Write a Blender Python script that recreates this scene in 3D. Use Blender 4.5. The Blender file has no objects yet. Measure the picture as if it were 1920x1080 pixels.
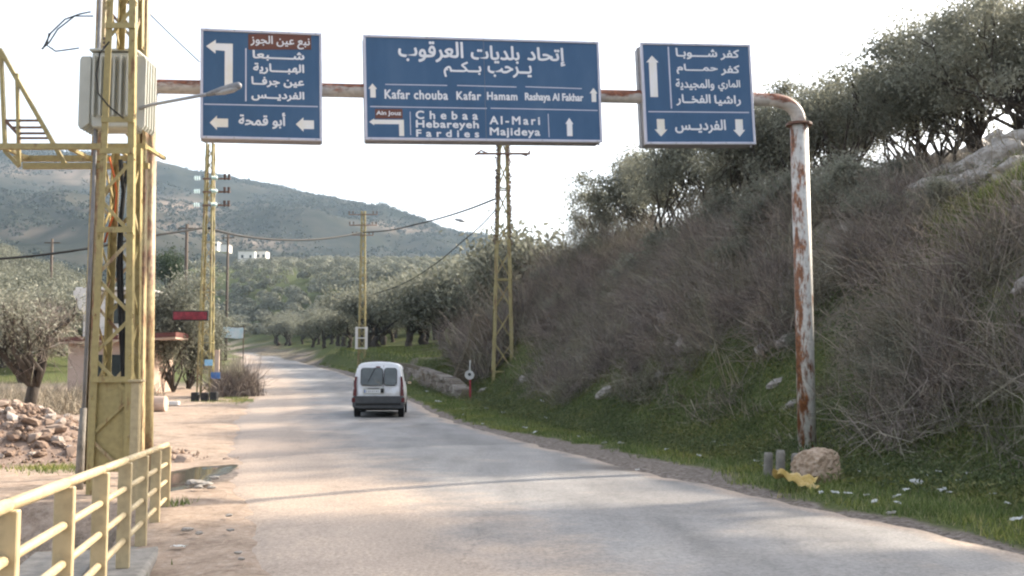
import bpy, bmesh, math, random, unicodedata
import numpy as np
from mathutils import Vector, Matrix

random.seed(7)
RNG = np.random.default_rng(11)
SC = bpy.context.scene
COL = SC.collection

# ------------------------------------------------------------------ camera, sky, sun, exposure
CAM_H = 1.63
FPX = 2000.0
PITCH = math.atan(160.0 / FPX)
cam = bpy.data.cameras.new('camera')
cam.sensor_width = 36.0
cam.lens = FPX / 1920 * 36
cam.clip_start = 0.1
cam.clip_end = 8000
camo = bpy.data.objects.new('camera', cam)
camo.location = (0, 0, CAM_H)
camo.rotation_euler = (math.pi / 2 + PITCH, 0, 0)
COL.objects.link(camo)
SC.camera = camo

SUN_AZ = math.radians(33)      # from +X towards +Y
SUN_EL = math.radians(31)
sun_dir = Vector((math.cos(SUN_EL) * math.cos(SUN_AZ), math.cos(SUN_EL) * math.sin(SUN_AZ), math.sin(SUN_EL)))
world = bpy.data.worlds.new('World')
SC.world = world
world.use_nodes = True
wn = world.node_tree.nodes
wl = world.node_tree.links
bg = wn['Background']
sky = wn.new('ShaderNodeTexSky')
sky.sky_type = 'NISHITA'
sky.sun_disc = False
sky.sun_elevation = SUN_EL
sky.sun_rotation = math.pi / 2 - SUN_AZ
sky.altitude = 400
sky.air_density = 1.0
sky.dust_density = 6.0
sky.ozone_density = 1.0
hs = wn.new('ShaderNodeHueSaturation')
hs.inputs['Saturation'].default_value = 0.45
wl.new(sky.outputs[0], hs.inputs['Color'])
wl.new(hs.outputs[0], bg.inputs['Color'])
bg.inputs['Strength'].default_value = 0.15

sun = bpy.data.lights.new('sun', 'SUN')
sun.energy = 3.5
sun.angle = math.radians(1.2)
sun.color = (1.0, 0.86, 0.68)
suno = bpy.data.objects.new('sun', sun)
suno.rotation_euler = sun_dir.to_track_quat('Z', 'Y').to_euler()
suno.location = (30, 20, 60)
COL.objects.link(suno)

SC.view_settings.view_transform = 'Standard'
SC.view_settings.look = 'None'
SC.view_settings.gamma = 1
SC.view_settings.use_curve_mapping = False
SC.view_settings.exposure = 1.66
SC.render.engine = 'CYCLES'
SC.cycles.use_denoising = True
SC.cycles.filter_width = 2.2
SC.cycles.max_bounces = 4
SC.cycles.use_adaptive_sampling = True
SC.cycles.adaptive_threshold = 0.02
SC.cycles.transparent_max_bounces = 4

# ------------------------------------------------------------------ materials
MATS = {}


def new_mat(name):
    m = bpy.data.materials.new(name)
    m.use_nodes = True
    MATS[name] = m
    return m, m.node_tree.nodes, m.node_tree.links, m.node_tree.nodes['Principled BSDF']


def ramp(nodes, stops):
    r = nodes.new('ShaderNodeValToRGB')
    e = r.color_ramp.elements
    while len(e) > 1:
        e.remove(e[-1])
    e[0].position = stops[0][0]
    e[0].color = (*stops[0][1], 1)
    for p, c in stops[1:]:
        n = e.new(p)
        n.color = (*c, 1)
    return r


def noise_mat(name, stops, scale=5, detail=6, rough=0.8, bump=0.0, bscale=None, stretch=None, metal=0.0, spec=0.3):
    m, n, l, b = new_mat(name)
    tc = n.new('ShaderNodeTexCoord')
    src = tc.outputs['Object']
    if stretch:
        mp = n.new('ShaderNodeMapping')
        mp.inputs['Scale'].default_value = stretch
        l.new(src, mp.inputs['Vector'])
        src = mp.outputs[0]
    nz = n.new('ShaderNodeTexNoise')
    nz.inputs['Scale'].default_value = scale
    nz.inputs['Detail'].default_value = detail
    nz.inputs['Roughness'].default_value = 0.65
    l.new(src, nz.inputs['Vector'])
    r = ramp(n, stops)
    l.new(nz.outputs['Fac'], r.inputs[0])
    l.new(r.outputs[0], b.inputs['Base Color'])
    b.inputs['Roughness'].default_value = rough
    b.inputs['Metallic'].default_value = metal
    b.inputs['Specular IOR Level'].default_value = spec
    if bump:
        nb = n.new('ShaderNodeTexNoise')
        nb.inputs['Scale'].default_value = bscale or scale * 3
        nb.inputs['Detail'].default_value = 5
        l.new(src, nb.inputs['Vector'])
        bp = n.new('ShaderNodeBump')
        bp.inputs['Strength'].default_value = bump
        bp.inputs['Distance'].default_value = 0.05
        l.new(nb.outputs['Fac'], bp.inputs['Height'])
        l.new(bp.outputs[0], b.inputs['Normal'])
    return m


def island_mat(name, stops, rough=0.7, transl=0.0, obj_var=0.0, spec=0.2, patches=None):
    """colour varies from leaf to leaf (twig to twig, stone to stone)"""
    m, n, l, b = new_mat(name)
    g = n.new('ShaderNodeNewGeometry')
    r = ramp(n, stops)
    fac = g.outputs['Random Per Island']
    if obj_var:
        oi = n.new('ShaderNodeObjectInfo')
        mx = n.new('ShaderNodeMix')
        mx.inputs[0].default_value = obj_var
        l.new(fac, mx.inputs[2])
        l.new(oi.outputs['Random'], mx.inputs[3])
        fac = mx.outputs[0]
    l.new(fac, r.inputs[0])
    col_out = r.outputs[0]
    if patches:
        # neighbouring plants differ in kind: tint in patches a metre or two across
        tc = n.new('ShaderNodeTexCoord')
        pn = n.new('ShaderNodeTexNoise')
        pn.inputs['Scale'].default_value = patches[0]
        pn.inputs['Detail'].default_value = 3
        l.new(tc.outputs['Object'], pn.inputs['Vector'])
        pr2 = ramp(n, patches[1])
        l.new(pn.outputs['Fac'], pr2.inputs[0])
        mm_ = n.new('ShaderNodeMixRGB')
        mm_.blend_type = 'MULTIPLY'
        mm_.inputs[0].default_value = 1
        l.new(col_out, mm_.inputs[1])
        l.new(pr2.outputs[0], mm_.inputs[2])
        col_out = mm_.outputs[0]
    l.new(col_out, b.inputs['Base Color'])
    b.inputs['Roughness'].default_value = rough
    b.inputs['Specular IOR Level'].default_value = spec
    if transl:
        out = n['Material Output']
        t = n.new('ShaderNodeBsdfTranslucent')
        l.new(col_out, t.inputs['Color'])
        ms = n.new('ShaderNodeMixShader')
        ms.inputs[0].default_value = transl
        l.new(b.outputs[0], ms.inputs[1])
        l.new(t.outputs[0], ms.inputs[2])
        l.new(ms.outputs[0], out.inputs['Surface'])
    return m


def rusty_paint(name, paint, rust, lo, hi, scale=3.0, stretch=(2.5, 2.5, 0.55), rough=0.55, sidebias=0.0, top=0.0):
    """paint with rust breaking through; sidebias: more rust on the object's -X flank; top: more on upward faces"""
    m, n, l, b = new_mat(name)
    tc = n.new('ShaderNodeTexCoord')
    mp = n.new('ShaderNodeMapping')
    mp.inputs['Scale'].default_value = stretch
    l.new(tc.outputs['Object'], mp.inputs['Vector'])
    nz = n.new('ShaderNodeTexNoise')
    nz.inputs['Scale'].default_value = scale
    nz.inputs['Detail'].default_value = 9
    nz.inputs['Roughness'].default_value = 0.68
    l.new(mp.outputs[0], nz.inputs['Vector'])
    fac = nz.outputs['Fac']
    if sidebias or top:
        g = n.new('ShaderNodeNewGeometry')
        sp = n.new('ShaderNodeSeparateXYZ')
        l.new(g.outputs['Normal'], sp.inputs[0])
        for axis, k in (('X', -sidebias), ('Z', top)):
            if k:
                ma = n.new('ShaderNodeMath')
                ma.operation = 'MULTIPLY_ADD'
                l.new(sp.outputs[axis], ma.inputs[0])
                ma.inputs[1].default_value = k
                l.new(fac, ma.inputs[2])
                fac = ma.outputs[0]
    r = ramp(n, [(0, (0, 0, 0)), (lo, (0, 0, 0)), (hi, (1, 1, 1))])
    l.new(fac, r.inputs[0])
    nz2 = n.new('ShaderNodeTexNoise')
    nz2.inputs['Scale'].default_value = 14
    nz2.inputs['Detail'].default_value = 6
    l.new(tc.outputs['Object'], nz2.inputs['Vector'])
    rr = ramp(n, [(0.3, tuple(c * 0.5 for c in rust)), (0.55, rust), (0.75, (min(1, rust[0] * 1.7), rust[1] * 1.8, rust[2] * 1.6))])
    l.new(nz2.outputs['Fac'], rr.inputs[0])
    rp = ramp(n, [(0.3, tuple(c * 0.78 for c in paint)), (0.6, paint)])
    l.new(nz2.outputs['Fac'], rp.inputs[0])
    mx = n.new('ShaderNodeMix')
    mx.data_type = 'RGBA'
    l.new(r.outputs[0], mx.inputs[0])
    l.new(rp.outputs[0], mx.inputs[6])
    l.new(rr.outputs[0], mx.inputs[7])
    l.new(mx.outputs[2], b.inputs['Base Color'])
    b.inputs['Roughness'].default_value = rough
    bp = n.new('ShaderNodeBump')
    bp.inputs['Strength'].default_value = 0.25
    bp.inputs['Distance'].default_value = 0.01
    l.new(nz.outputs['Fac'], bp.inputs['Height'])
    l.new(bp.outputs[0], b.inputs['Normal'])
    return m


noise_mat('concrete', [(0.3, (0.15, 0.138, 0.122)), (0.7, (0.29, 0.265, 0.235))], 6, bump=0.3)
noise_mat('white_wall', [(0.3, (0.6, 0.57, 0.53)), (0.7, (0.78, 0.75, 0.72))], 2, bump=0.1)
noise_mat('peach_wall', [(0.3, (0.45, 0.33, 0.26)), (0.7, (0.58, 0.44, 0.36))], 2, bump=0.1)
noise_mat('red_tile', [(0.3, (0.1, 0.035, 0.03)), (0.7, (0.17, 0.062, 0.052))], 8)
noise_mat('dark_glass', [(0.3, (0.015, 0.02, 0.02)), (0.7, (0.03, 0.04, 0.04))], 3, rough=0.08, spec=0.6)
noise_mat('black_iron', [(0.3, (0.012, 0.012, 0.013)), (0.7, (0.03, 0.03, 0.03))], 8, rough=0.6)
noise_mat('black_rubber', [(0.3, (0.01, 0.01, 0.01)), (0.7, (0.022, 0.022, 0.022))], 8, rough=0.8)
noise_mat('sign_blue', [(0.3, (0.042, 0.097, 0.19)), (0.5, (0.05, 0.113, 0.218)), (0.7, (0.066, 0.13, 0.235))], 1.1, rough=0.5, stretch=(1.6, 1, .5))
noise_mat('sign_brown', [(0.3, (0.13, 0.052, 0.036)), (0.7, (0.17, 0.068, 0.048))], 2, rough=0.45)
noise_mat('sign_white', [(0.3, (0.74, 0.74, 0.78)), (0.7, (0.82, 0.82, 0.85))], 3, rough=0.5)
noise_mat('sign_cream', [(0.35, (0.78, 0.72, 0.6)), (0.6, (0.82, 0.81, 0.82))], 1.2, rough=0.5)
noise_mat('sign_frame', [(0.3, (0.5, 0.5, 0.6)), (0.7, (0.62, 0.62, 0.7))], 3, rough=0.4)
noise_mat('sign_box', [(0.3, (0.16, 0.155, 0.16)), (0.7, (0.32, 0.31, 0.32))], 4, rough=0.5, stretch=(1, 1, 0.3))
noise_mat('grey_paint', [(0.3, (0.42, 0.42, 0.375)), (0.7, (0.52, 0.52, 0.465))], 3, rough=0.5)
noise_mat('galvanised', [(0.3, (0.3, 0.31, 0.33)), (0.7, (0.42, 0.43, 0.45))], 9, rough=0.45, metal=0.3)
noise_mat('grey_conduit', [(0.3, (0.18, 0.185, 0.2)), (0.7, (0.27, 0.275, 0.29))], 7, rough=0.6)
noise_mat('porcelain', [(0.3, (0.05, 0.03, 0.025)), (0.7, (0.09, 0.05, 0.04))], 5, rough=0.25)
noise_mat('glass_insulator', [(0.3, (0.45, 0.62, 0.58)), (0.7, (0.6, 0.75, 0.7))], 5, rough=0.1, spec=0.6)
noise_mat('orange_plastic', [(0.3, (0.45, 0.09, 0.02)), (0.7, (0.55, 0.13, 0.03))], 5, rough=0.5)
noise_mat('van_white', [(0.3, (0.58, 0.6, 0.63)), (0.7, (0.66, 0.68, 0.71))], 2.5, rough=0.3, spec=0.5)
noise_mat('van_glass', [(0.3, (0.03, 0.04, 0.04)), (0.7, (0.075, 0.09, 0.088))], 2.2, rough=0.06, spec=0.8)
noise_mat('van_bumper', [(0.3, (0.045, 0.047, 0.05)), (0.7, (0.075, 0.078, 0.08))], 5, rough=0.65)
noise_mat('tail_red', [(0.3, (0.075, 0.012, 0.014)), (0.7, (0.12, 0.018, 0.02))], 5, rough=0.25)
noise_mat('red_paint', [(0.3, (0.25, 0.03, 0.04)), (0.7, (0.35, 0.05, 0.06))], 4, rough=0.5)
noise_mat('red_led', [(0.4, (0.13, 0.012, 0.02)), (0.6, (0.26, 0.025, 0.04))], 6, rough=0.4)
noise_mat('cyan_cloth', [(0.4, (0.5, 0.68, 0.75)), (0.6, (0.7, 0.8, 0.85))], 3, rough=0.7)
noise_mat('blue_plate', [(0.4, (0.05, 0.13, 0.36)), (0.6, (0.08, 0.2, 0.45))], 3, rough=0.5)
noise_mat('light_blue_plate', [(0.4, (0.2, 0.42, 0.62)), (0.6, (0.3, 0.52, 0.7))], 3, rough=0.5)
noise_mat('wood_pole', [(0.3, (0.06, 0.045, 0.035)), (0.7, (0.12, 0.09, 0.07))], 6, stretch=(4, 4, 0.4))
noise_mat('bark', [(0.3, (0.035, 0.028, 0.022)), (0.7, (0.085, 0.07, 0.058))], 9, bump=0.6, stretch=(1, 1, 0.35))
noise_mat('limestone', [(0.25, (0.16, 0.14, 0.12)), (0.5, (0.34, 0.31, 0.28)), (0.75, (0.5, 0.47, 0.43))], 3.0, bump=0.6, bscale=7)
noise_mat('tan_rock', [(0.25, (0.2, 0.13, 0.08)), (0.5, (0.38, 0.28, 0.2)), (0.75, (0.52, 0.42, 0.34))], 5.0, bump=0.6, bscale=12)
noise_mat('brown_rock', [(0.25, (0.075, 0.06, 0.04)), (0.6, (0.135, 0.11, 0.075)), (0.8, (0.2, 0.17, 0.13))], 3.0, bump=0.6, bscale=9)
noise_mat('yellow_rag', [(0.3, (0.4, 0.27, 0.06)), (0.6, (0.55, 0.4, 0.15)), (0.75, (0.6, 0.52, 0.36))], 5, rough=0.6)
noise_mat('white_scrap', [(0.3, (0.4, 0.4, 0.39)), (0.7, (0.62, 0.62, 0.6))], 9, rough=0.6)
noise_mat('mirror_glass', [(0.4, (0.3, 0.32, 0.34)), (0.6, (0.36, 0.38, 0.4))], 3, rough=0.05, metal=1.0)
noise_mat('puddle_water', [(0.4, (0.07, 0.066, 0.056)), (0.6, (0.1, 0.094, 0.08))], 4, rough=0.07, spec=0.6)
noise_mat('mud', [(0.3, (0.06, 0.05, 0.042)), (0.6, (0.12, 0.1, 0.085)), (0.75, (0.18, 0.15, 0.13))], 7, rough=0.75, bump=0.5)
noise_mat('channel_dirt', [(0.3, (0.06, 0.055, 0.045)), (0.7, (0.16, 0.14, 0.12))], 3, bump=0.4)
rusty_paint('yellow_paint', (0.365, 0.29, 0.12), (0.19, 0.085, 0.03), 0.56, 0.68, scale=4)
rusty_paint('rail_yellow', (0.47, 0.375, 0.22), (0.25, 0.12, 0.045), 0.63, 0.76, scale=4.5)
rusty_paint('pylon_yellow', (0.33, 0.28, 0.12), (0.17, 0.085, 0.045), 0.5, 0.68, scale=2)
rusty_paint('rust_column', (0.42, 0.34, 0.18), (0.21, 0.10, 0.05), 0.46, 0.6, scale=2.2, stretch=(2.5, 2.5, .8))
rusty_paint('post_paint', (0.56, 0.545, 0.51), (0.2, 0.075, 0.028), 0.49, 0.58, scale=2.3, sidebias=0.085, stretch=(3, 3, .9))
rusty_paint('pipe_paint', (0.50, 0.46, 0.42), (0.22, 0.07, 0.03), 0.45, 0.58, scale=2.2, stretch=(0.8, 2.5, 2.5), top=0.20)
rusty_paint('rust_metal', (0.2, 0.11, 0.07), (0.12, 0.05, 0.03), 0.4, 0.6)
island_mat('olive_leaf', [(0.0, (0.09, 0.095, 0.07)), (0.55, (0.18, 0.185, 0.14)), (1.0, (0.31, 0.31, 0.25))], transl=0.35, obj_var=0.35)
island_mat('evergreen_leaf', [(0.0, (0.125, 0.13, 0.1)), (0.6, (0.23, 0.233, 0.18)), (1.0, (0.35, 0.35, 0.285))], transl=0.4, obj_var=0.45)
island_mat('dark_leaf', [(0.0, (0.02, 0.034, 0.015)), (0.6, (0.04, 0.062, 0.026)), (1.0, (0.07, 0.095, 0.045))], transl=0.2)
island_mat('dry_twig', [(0.0, (0.135, 0.117, 0.104)), (0.5, (0.25, 0.222, 0.2)), (0.85, (0.345, 0.31, 0.275)), (1.0, (0.44, 0.4, 0.35))], rough=0.85,
           patches=(0.55, [(0.3, (0.5, 0.48, 0.46)), (0.42, (0.85, 0.9, 0.72)), (0.5, (1.0, 0.94, 0.9)), (0.58, (0.72, 0.68, 0.68)), (0.68, (1.25, 1.15, 1.05))]))
island_mat('straw', [(0.0, (0.2, 0.165, 0.12)), (1.0, (0.38, 0.33, 0.25))], rough=0.85)
island_mat('grass_blade', [(0.0, (0.075, 0.105, 0.03)), (0.55, (0.15, 0.2, 0.06)), (0.85, (0.24, 0.27, 0.1)), (1.0, (0.36, 0.33, 0.19))], transl=0.3,
           patches=(0.7, [(0.35, (0.75, 0.8, 0.8)), (0.5, (1, 1, 1)), (0.6, (1.25, 1.12, 0.95)), (0.7, (1.5, 1.25, 1.05))]))
island_mat('weed_leaf', [(0.0, (0.05, 0.064, 0.028)), (0.6, (0.115, 0.145, 0.06)), (1.0, (0.18, 0.19, 0.095))], transl=0.25,
           patches=(0.6, [(0.35, (0.7, 0.75, 0.7)), (0.5, (1, 1, 1)), (0.62, (1.3, 1.15, 0.9))]))
island_mat('far_shrub', [(0.0, (0.018, 0.025, 0.016)), (1.0, (0.05, 0.056, 0.038))], rough=0.9)
island_mat('rubble_stone', [(0.0, (0.15, 0.1, 0.075)), (0.5, (0.235, 0.17, 0.13)), (0.85, (0.31, 0.245, 0.2)), (1.0, (0.42, 0.37, 0.33))], rough=0.9, obj_var=0.7)
island_mat('wall_stone', [(0.0, (0.12, 0.1, 0.085)), (0.5, (0.22, 0.19, 0.165)), (1.0, (0.36, 0.33, 0.3))], rough=0.9, obj_var=0.7)


# ------------------------------------------------------------------ helpers
def ray(px, py):
    u = (px - 960) / FPX
    v = (540 - py) / FPX
    c, s = math.cos(PITCH), math.sin(PITCH)
    return Vector((u, c - v * s, s + v * c))


def at(px, py, Y):
    d = ray(px, py)
    return Vector((0, 0, CAM_H)) + d * (Y / d.y)


def tag(o, label=None, cat=None, group=None, kind=None):
    if label:
        o['label'] = label
    if cat:
        o['category'] = cat
    if group:
        o['group'] = group
    if kind:
        o['kind'] = kind
    return o


def empty(name, loc, rz=0.0):
    o = bpy.data.objects.new(name, None)
    o.location = loc
    o.rotation_euler = (0, 0, rz)
    o.empty_display_size = 0.3
    COL.objects.link(o)
    return o


def link(name, me, mat=None, parent=None):
    o = bpy.data.objects.new(name, me)
    if mat and not me.materials:
        me.materials.append(MATS[mat])
    COL.objects.link(o)
    if parent:
        o.parent = parent
    return o


def fast_mesh(name, verts, faces):
    """verts (N,3) array, faces (M,k) array of equal-sided faces"""
    me = bpy.data.meshes.new(name)
    verts = np.asarray(verts, dtype=np.float32)
    faces = np.asarray(faces, dtype=np.int32)
    me.vertices.add(len(verts))
    me.vertices.foreach_set('co', verts.ravel())
    M, k = faces.shape
    me.loops.add(M * k)
    me.loops.foreach_set('vertex_index', faces.ravel())
    me.polygons.add(M)
    me.polygons.foreach_set('loop_start', np.arange(0, M * k, k, dtype=np.int32))
    me.update(calc_edges=True)
    return me


def smooth(me, on=True):
    me.polygons.foreach_set('use_smooth', np.full(len(me.polygons), on, dtype=bool))
    return me


def copy_tree(o, parent=None):
    c = o.copy()
    COL.objects.link(c)
    c.parent = parent
    for ch in list(o.children):
        copy_tree(ch, c)
    return c


class MB:
    def __init__(self):
        self.v = []
        self.f = []

    def add(self, vs, fs):
        b = len(self.v)
        self.v += [tuple(p) for p in vs]
        self.f += [tuple(i + b for i in f) for f in fs]
        return self

    def box(self, c, size, M=None):
        x, y, z = (s / 2 for s in size)
        vs = [Vector((sx * x, sy * y, sz * z)) for sx in (-1, 1) for sy in (-1, 1) for sz in (-1, 1)]
        if M is not None:
            vs = [M @ p for p in vs]
        vs = [p + Vector(c) for p in vs]
        return self.add(vs, [(0, 1, 3, 2), (4, 6, 7, 5), (0, 4, 5, 1), (2, 3, 7, 6), (0, 2, 6, 4), (1, 5, 7, 3)])

    def bar(self, a, b, w, h=None, up=(0, 0, 1)):
        """square bar from a to b"""
        a, b = Vector(a), Vector(b)
        h = h or w
        d = (b - a).normalized()
        u = Vector(up)
        if abs(d.dot(u)) > 0.95:
            u = Vector((0, 1, 0))
        r = d.cross(u).normalized()
        u = r.cross(d)
        vs = []
        for p in (a, b):
            for sx, sy in ((-1, -1), (1, -1), (1, 1), (-1, 1)):
                vs.append(p + r * (sx * w / 2) + u * (sy * h / 2))
        return self.add(vs, [(3, 2, 1, 0), (4, 5, 6, 7), (0, 1, 5, 4), (1, 2, 6, 5), (2, 3, 7, 6), (3, 0, 4, 7)])

    def angle(self, a, b, w, t, q):
        """steel angle from a to b; q = (sx, sy) points to the inside of the corner"""
        a, b = Vector(a), Vector(b)
        sec = [(0, 0), (w * q[0], 0), (w * q[0], t * q[1]), (t * q[0], t * q[1]), (t * q[0], w * q[1]), (0, w * q[1])]
        vs = [p + Vector((x, y, 0)) for p in (a, b) for x, y in sec]
        fs = [(i, (i + 1) % 6, (i + 1) % 6 + 6, i + 6) for i in range(6)]
        fs += [(5, 4, 3, 2, 1, 0), (6, 7, 8, 9, 10, 11)]
        return self.add(vs, fs)

    def tube(self, pts, radii, n=8, caps=True):
        pts = [Vector(p) for p in pts]
        if not hasattr(radii, '__len__'):
            radii = [radii] * len(pts)
        b = len(self.v)
        prev = None
        for i, p in enumerate(pts):
            if i == 0:
                d = pts[1] - p
            elif i == len(pts) - 1:
                d = p - pts[i - 1]
            else:
                d = (pts[i + 1] - p).normalized() + (p - pts[i - 1]).normalized()
            d.normalize()
            if prev is None:
                u = Vector((0, 0, 1)) if abs(d.z) < 0.9 else Vector((0, 1, 0))
            else:
                u = prev
            r = d.cross(u).normalized()
            u = r.cross(d).normalized()
            prev = u
            for k in range(n):
                a = 2 * math.pi * k / n
                self.v.append(tuple(p + (r * math.cos(a) + u * math.sin(a)) * radii[i]))
        for i in range(len(pts) - 1):
            for k in range(n):
                self.f.append((b + i * n + k, b + i * n + (k + 1) % n, b + (i + 1) * n + (k + 1) % n, b + (i + 1) * n + k))
        if caps:
            self.f.append(tuple(b + k for k in reversed(range(n))))
            self.f.append(tuple(b + (len(pts) - 1) * n + k for k in range(n)))
        return self

    def prism(self, poly, y0, y1, fy=None):
        """polygon in x,z extruded along y (y0 front, y1 back); fy(z) adds a slant"""
        n = len(poly)
        vs = [(x, y0 + (fy(z) if fy else 0), z) for x, z in poly] + [(x, y1 + (fy(z) if fy else 0), z) for x, z in poly]
        fs = [tuple(range(n)), tuple(reversed(range(n, 2 * n)))]
        fs += [(i, i + n, (i + 1) % n + n, (i + 1) % n) for i in range(n)]
        return self.add(vs, fs)

    def mesh(self, name, sm=False, bevel=0.0, seg=1):
        me = bpy.data.meshes.new(name)
        me.from_pydata(self.v, [], self.f)
        bm = bmesh.new()
        bm.from_mesh(me)
        bmesh.ops.recalc_face_normals(bm, faces=bm.faces)
        if bevel:
            ed = [e for e in bm.edges if len(e.link_faces) == 2 and e.calc_face_angle(0) > 0.6]
            bmesh.ops.bevel(bm, geom=ed, offset=bevel, segments=seg, affect='EDGES', profile=0.7)
        bm.to_mesh(me)
        bm.free()
        if sm:
            smooth(me)
        return me

    def build(self, name, mat, parent=None, sm=False, bevel=0.0, seg=1):
        return link(name, self.mesh(name, sm, bevel, seg), mat, parent)


def rrect(x0, z0, x1, z1, r, n=4):
    pts = []
    for cx, cz, a0 in ((x1 - r, z1 - r, 0), (x0 + r, z1 - r, 90), (x0 + r, z0 + r, 180), (x1 - r, z0 + r, 270)):
        for k in range(n + 1):
            a = math.radians(a0 + 90 * k / n)
            pts.append((cx + r * math.cos(a), cz + r * math.sin(a)))
    return pts


# lattice noise in numpy
_T = RNG.random((256, 256)).astype(np.float64)


def vnoise(x, y):
    xi = np.floor(x).astype(int)
    yi = np.floor(y).astype(int)
    fx, fy = x - xi, y - yi
    fx = fx * fx * (3 - 2 * fx)
    fy = fy * fy * (3 - 2 * fy)
    g = lambda i, j: _T[i % 256, j % 256]
    return (g(xi, yi) * (1 - fx) + g(xi + 1, yi) * fx) * (1 - fy) + (g(xi, yi + 1) * (1 - fx) + g(xi + 1, yi + 1) * fx) * fy


def fbm(x, y, oct=4):
    x, y = np.asarray(x, float), np.asarray(y, float)
    s, a, t = 0, 1.0, 0
    for k in range(oct):
        s = s + a * (vnoise(x * 2 ** k + 17.3 * k, y * 2 ** k + 5.1 * k) - 0.5)
        t += a
        a *= 0.5
    return s / t * 2


def sstep(a, b, x):
    t = np.clip((x - a) / (b - a), 0, 1)
    return t * t * (3 - 2 * t)


# ------------------------------------------------------------------ terrain functions
_EY = [-60, 0, 10, 19, 34.5, 50, 78, 110, 165, 200, 240, 320, 420]
_EX = [25, 7.6, 4.65, 2.0, -1.9, -4.9, -12.1, -21, -34.6, -46, -64, -110, -180]
_ys = np.linspace(-60, 420, 481)
_xs = np.interp(_ys, _EY, _EX)
_k = np.ones(9) / 9
_xs = np.convolve(np.pad(_xs, 4, mode='reflect', reflect_type='odd'), _k, mode='valid')
ROAD_W = 7.15


def xr(y):
    return np.interp(y, _ys, _xs)


def zr(y):
    return np.interp(y, [-100, 25, 34.5, 50, 78, 110, 165, 240, 420], [0, 0, 0.13, 0.5, 1.6, 2.6, 4.1, 7, 16])


def upland(y):
    return np.interp(y, [70, 100, 200, 420, 900, 2400], [0, 1.5, 9, 25, 10, -30])


def ground_z(x, y):
    x, y = np.asarray(x, float), np.asarray(y, float)
    d = x - xr(y)
    z0 = zr(y)
    # cut bank on the far side of the verge
    n1 = fbm(x * 0.16, y * 0.16, 4)
    n2 = fbm(x * 0.7 + 40, y * 0.7, 3)
    de = d + n1 * 0.9 * sstep(3, 6, d)
    bank = np.interp(de, [0, 1.0, 2.6, 3.5, 4.6, 6.2, 9, 12, 16, 30, 80, 300, 2500], [0, 0.03, 0.08, 0.17, 0.9, 2.6, 5.4, 7.2, 8.6, 12, 20, 40, 60])
    bank = bank + (n2 * 0.38 + n1 * 0.3) * sstep(3.2, 6, d)
    grove = np.interp(d, [0, 1.2, 1.9, 2.3, 10, 60, 2500], [0, 0.1, 0.15, 1.55, 1.75, 3.0, 6.0]) + 0.12 * n1 * sstep(3, 8, d)
    grove = grove + upland(y) * sstep(3, 55, d)
    t = sstep(56, 63, y + n1 * 2.0 + 0.12 * np.clip(d, 0, 30)) * (1 - sstep(45, 80, d) * (1 - sstep(60, 140, y)))
    right = bank * (1 - t) + grove * t
    # left side
    e = -(d + ROAD_W)
    left = 0.025 + 0.06 * fbm(x * 0.8, y * 0.8, 3) - 0.14 * (1 - sstep(6, 13.5, y))
    left = left + sstep(62, 110, y) * (0.16 * np.clip(e - 3, 0, 70)) + upland(y) * sstep(4, 50, e)
    # water channel under the culvert railing
    xc = -1.024 - 0.243 * y - 0.28
    chan = sstep(0.0, 0.5, xc - x) * (1 - sstep(11.8, 13.2, y)) * (1 - sstep(4.5, 6.5, xc - x))
    left = left - 1.3 * chan
    left = left - 0.22 * np.exp(-((x + 5.08) / .5) ** 2 - ((y - 16.8) / 1.7) ** 2)
    inroad = -0.05 + 0.075 * sstep(-0.75, 0.1, e + 0.35 * fbm(x * 1.3 + 4, y * 0.6, 3))
    z = np.where(d > 0, right, np.where(e > 0, left, inroad))
    # soft join at the left edge
    w = sstep(0.0, 0.8, e)
    z = np.where((e > 0) & (e < 0.8), inroad * (1 - w) + left * w, z)
    return z0 + z


def gz(x, y):
    return float(ground_z(np.array([x]), np.array([y]))[0])


def hit(px, py, y0=6.0, y1=420.0):
    """point of the terrain seen at a measured image position"""
    d = ray(px, py)
    ys = np.concatenate([np.arange(y0, 100, 0.1), np.arange(100, y1, 0.5)])
    t = ys / d.y
    xs, zs = d.x * t, CAM_H + d.z * t
    below = zs <= ground_z(xs, ys)
    i = int(np.argmax(below)) if below.any() else len(ys) - 1
    return Vector((xs[i], ys[i], gz(xs[i], ys[i])))


GP = hit(1890, 372)          # the green patch high on the bank

# ------------------------------------------------------------------ ground sheet
def grow(a, b, step, lo, hi, f=1.13):
    mid = list(np.arange(a, b + 1e-6, step))
    s, p = step, b
    while p < hi:
        s *= f
        p += s
        mid.append(min(p, hi))
    s, p, pre = step, a, []
    while p > lo:
        s *= f
        p -= s
        pre.append(max(p, lo))
    return np.array(pre[::-1] + mid)


gx = grow(-14, 24, 0.3, -2300, 2300)
gy = grow(4, 68, 0.35, -180, 2400)
X, Y = np.meshgrid(gx, gy)
Z = ground_z(X, Y)
V = np.stack([X.ravel(), Y.ravel(), Z.ravel()], 1)
nx, ny = len(gx), len(gy)
I = np.arange(nx * ny).reshape(ny, nx)
F = np.stack([I[:-1, :-1].ravel(), I[:-1, 1:].ravel(), I[1:, 1:].ravel(), I[1:, :-1].ravel()], 1)
me = smooth(fast_mesh('ground', V, F))


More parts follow.
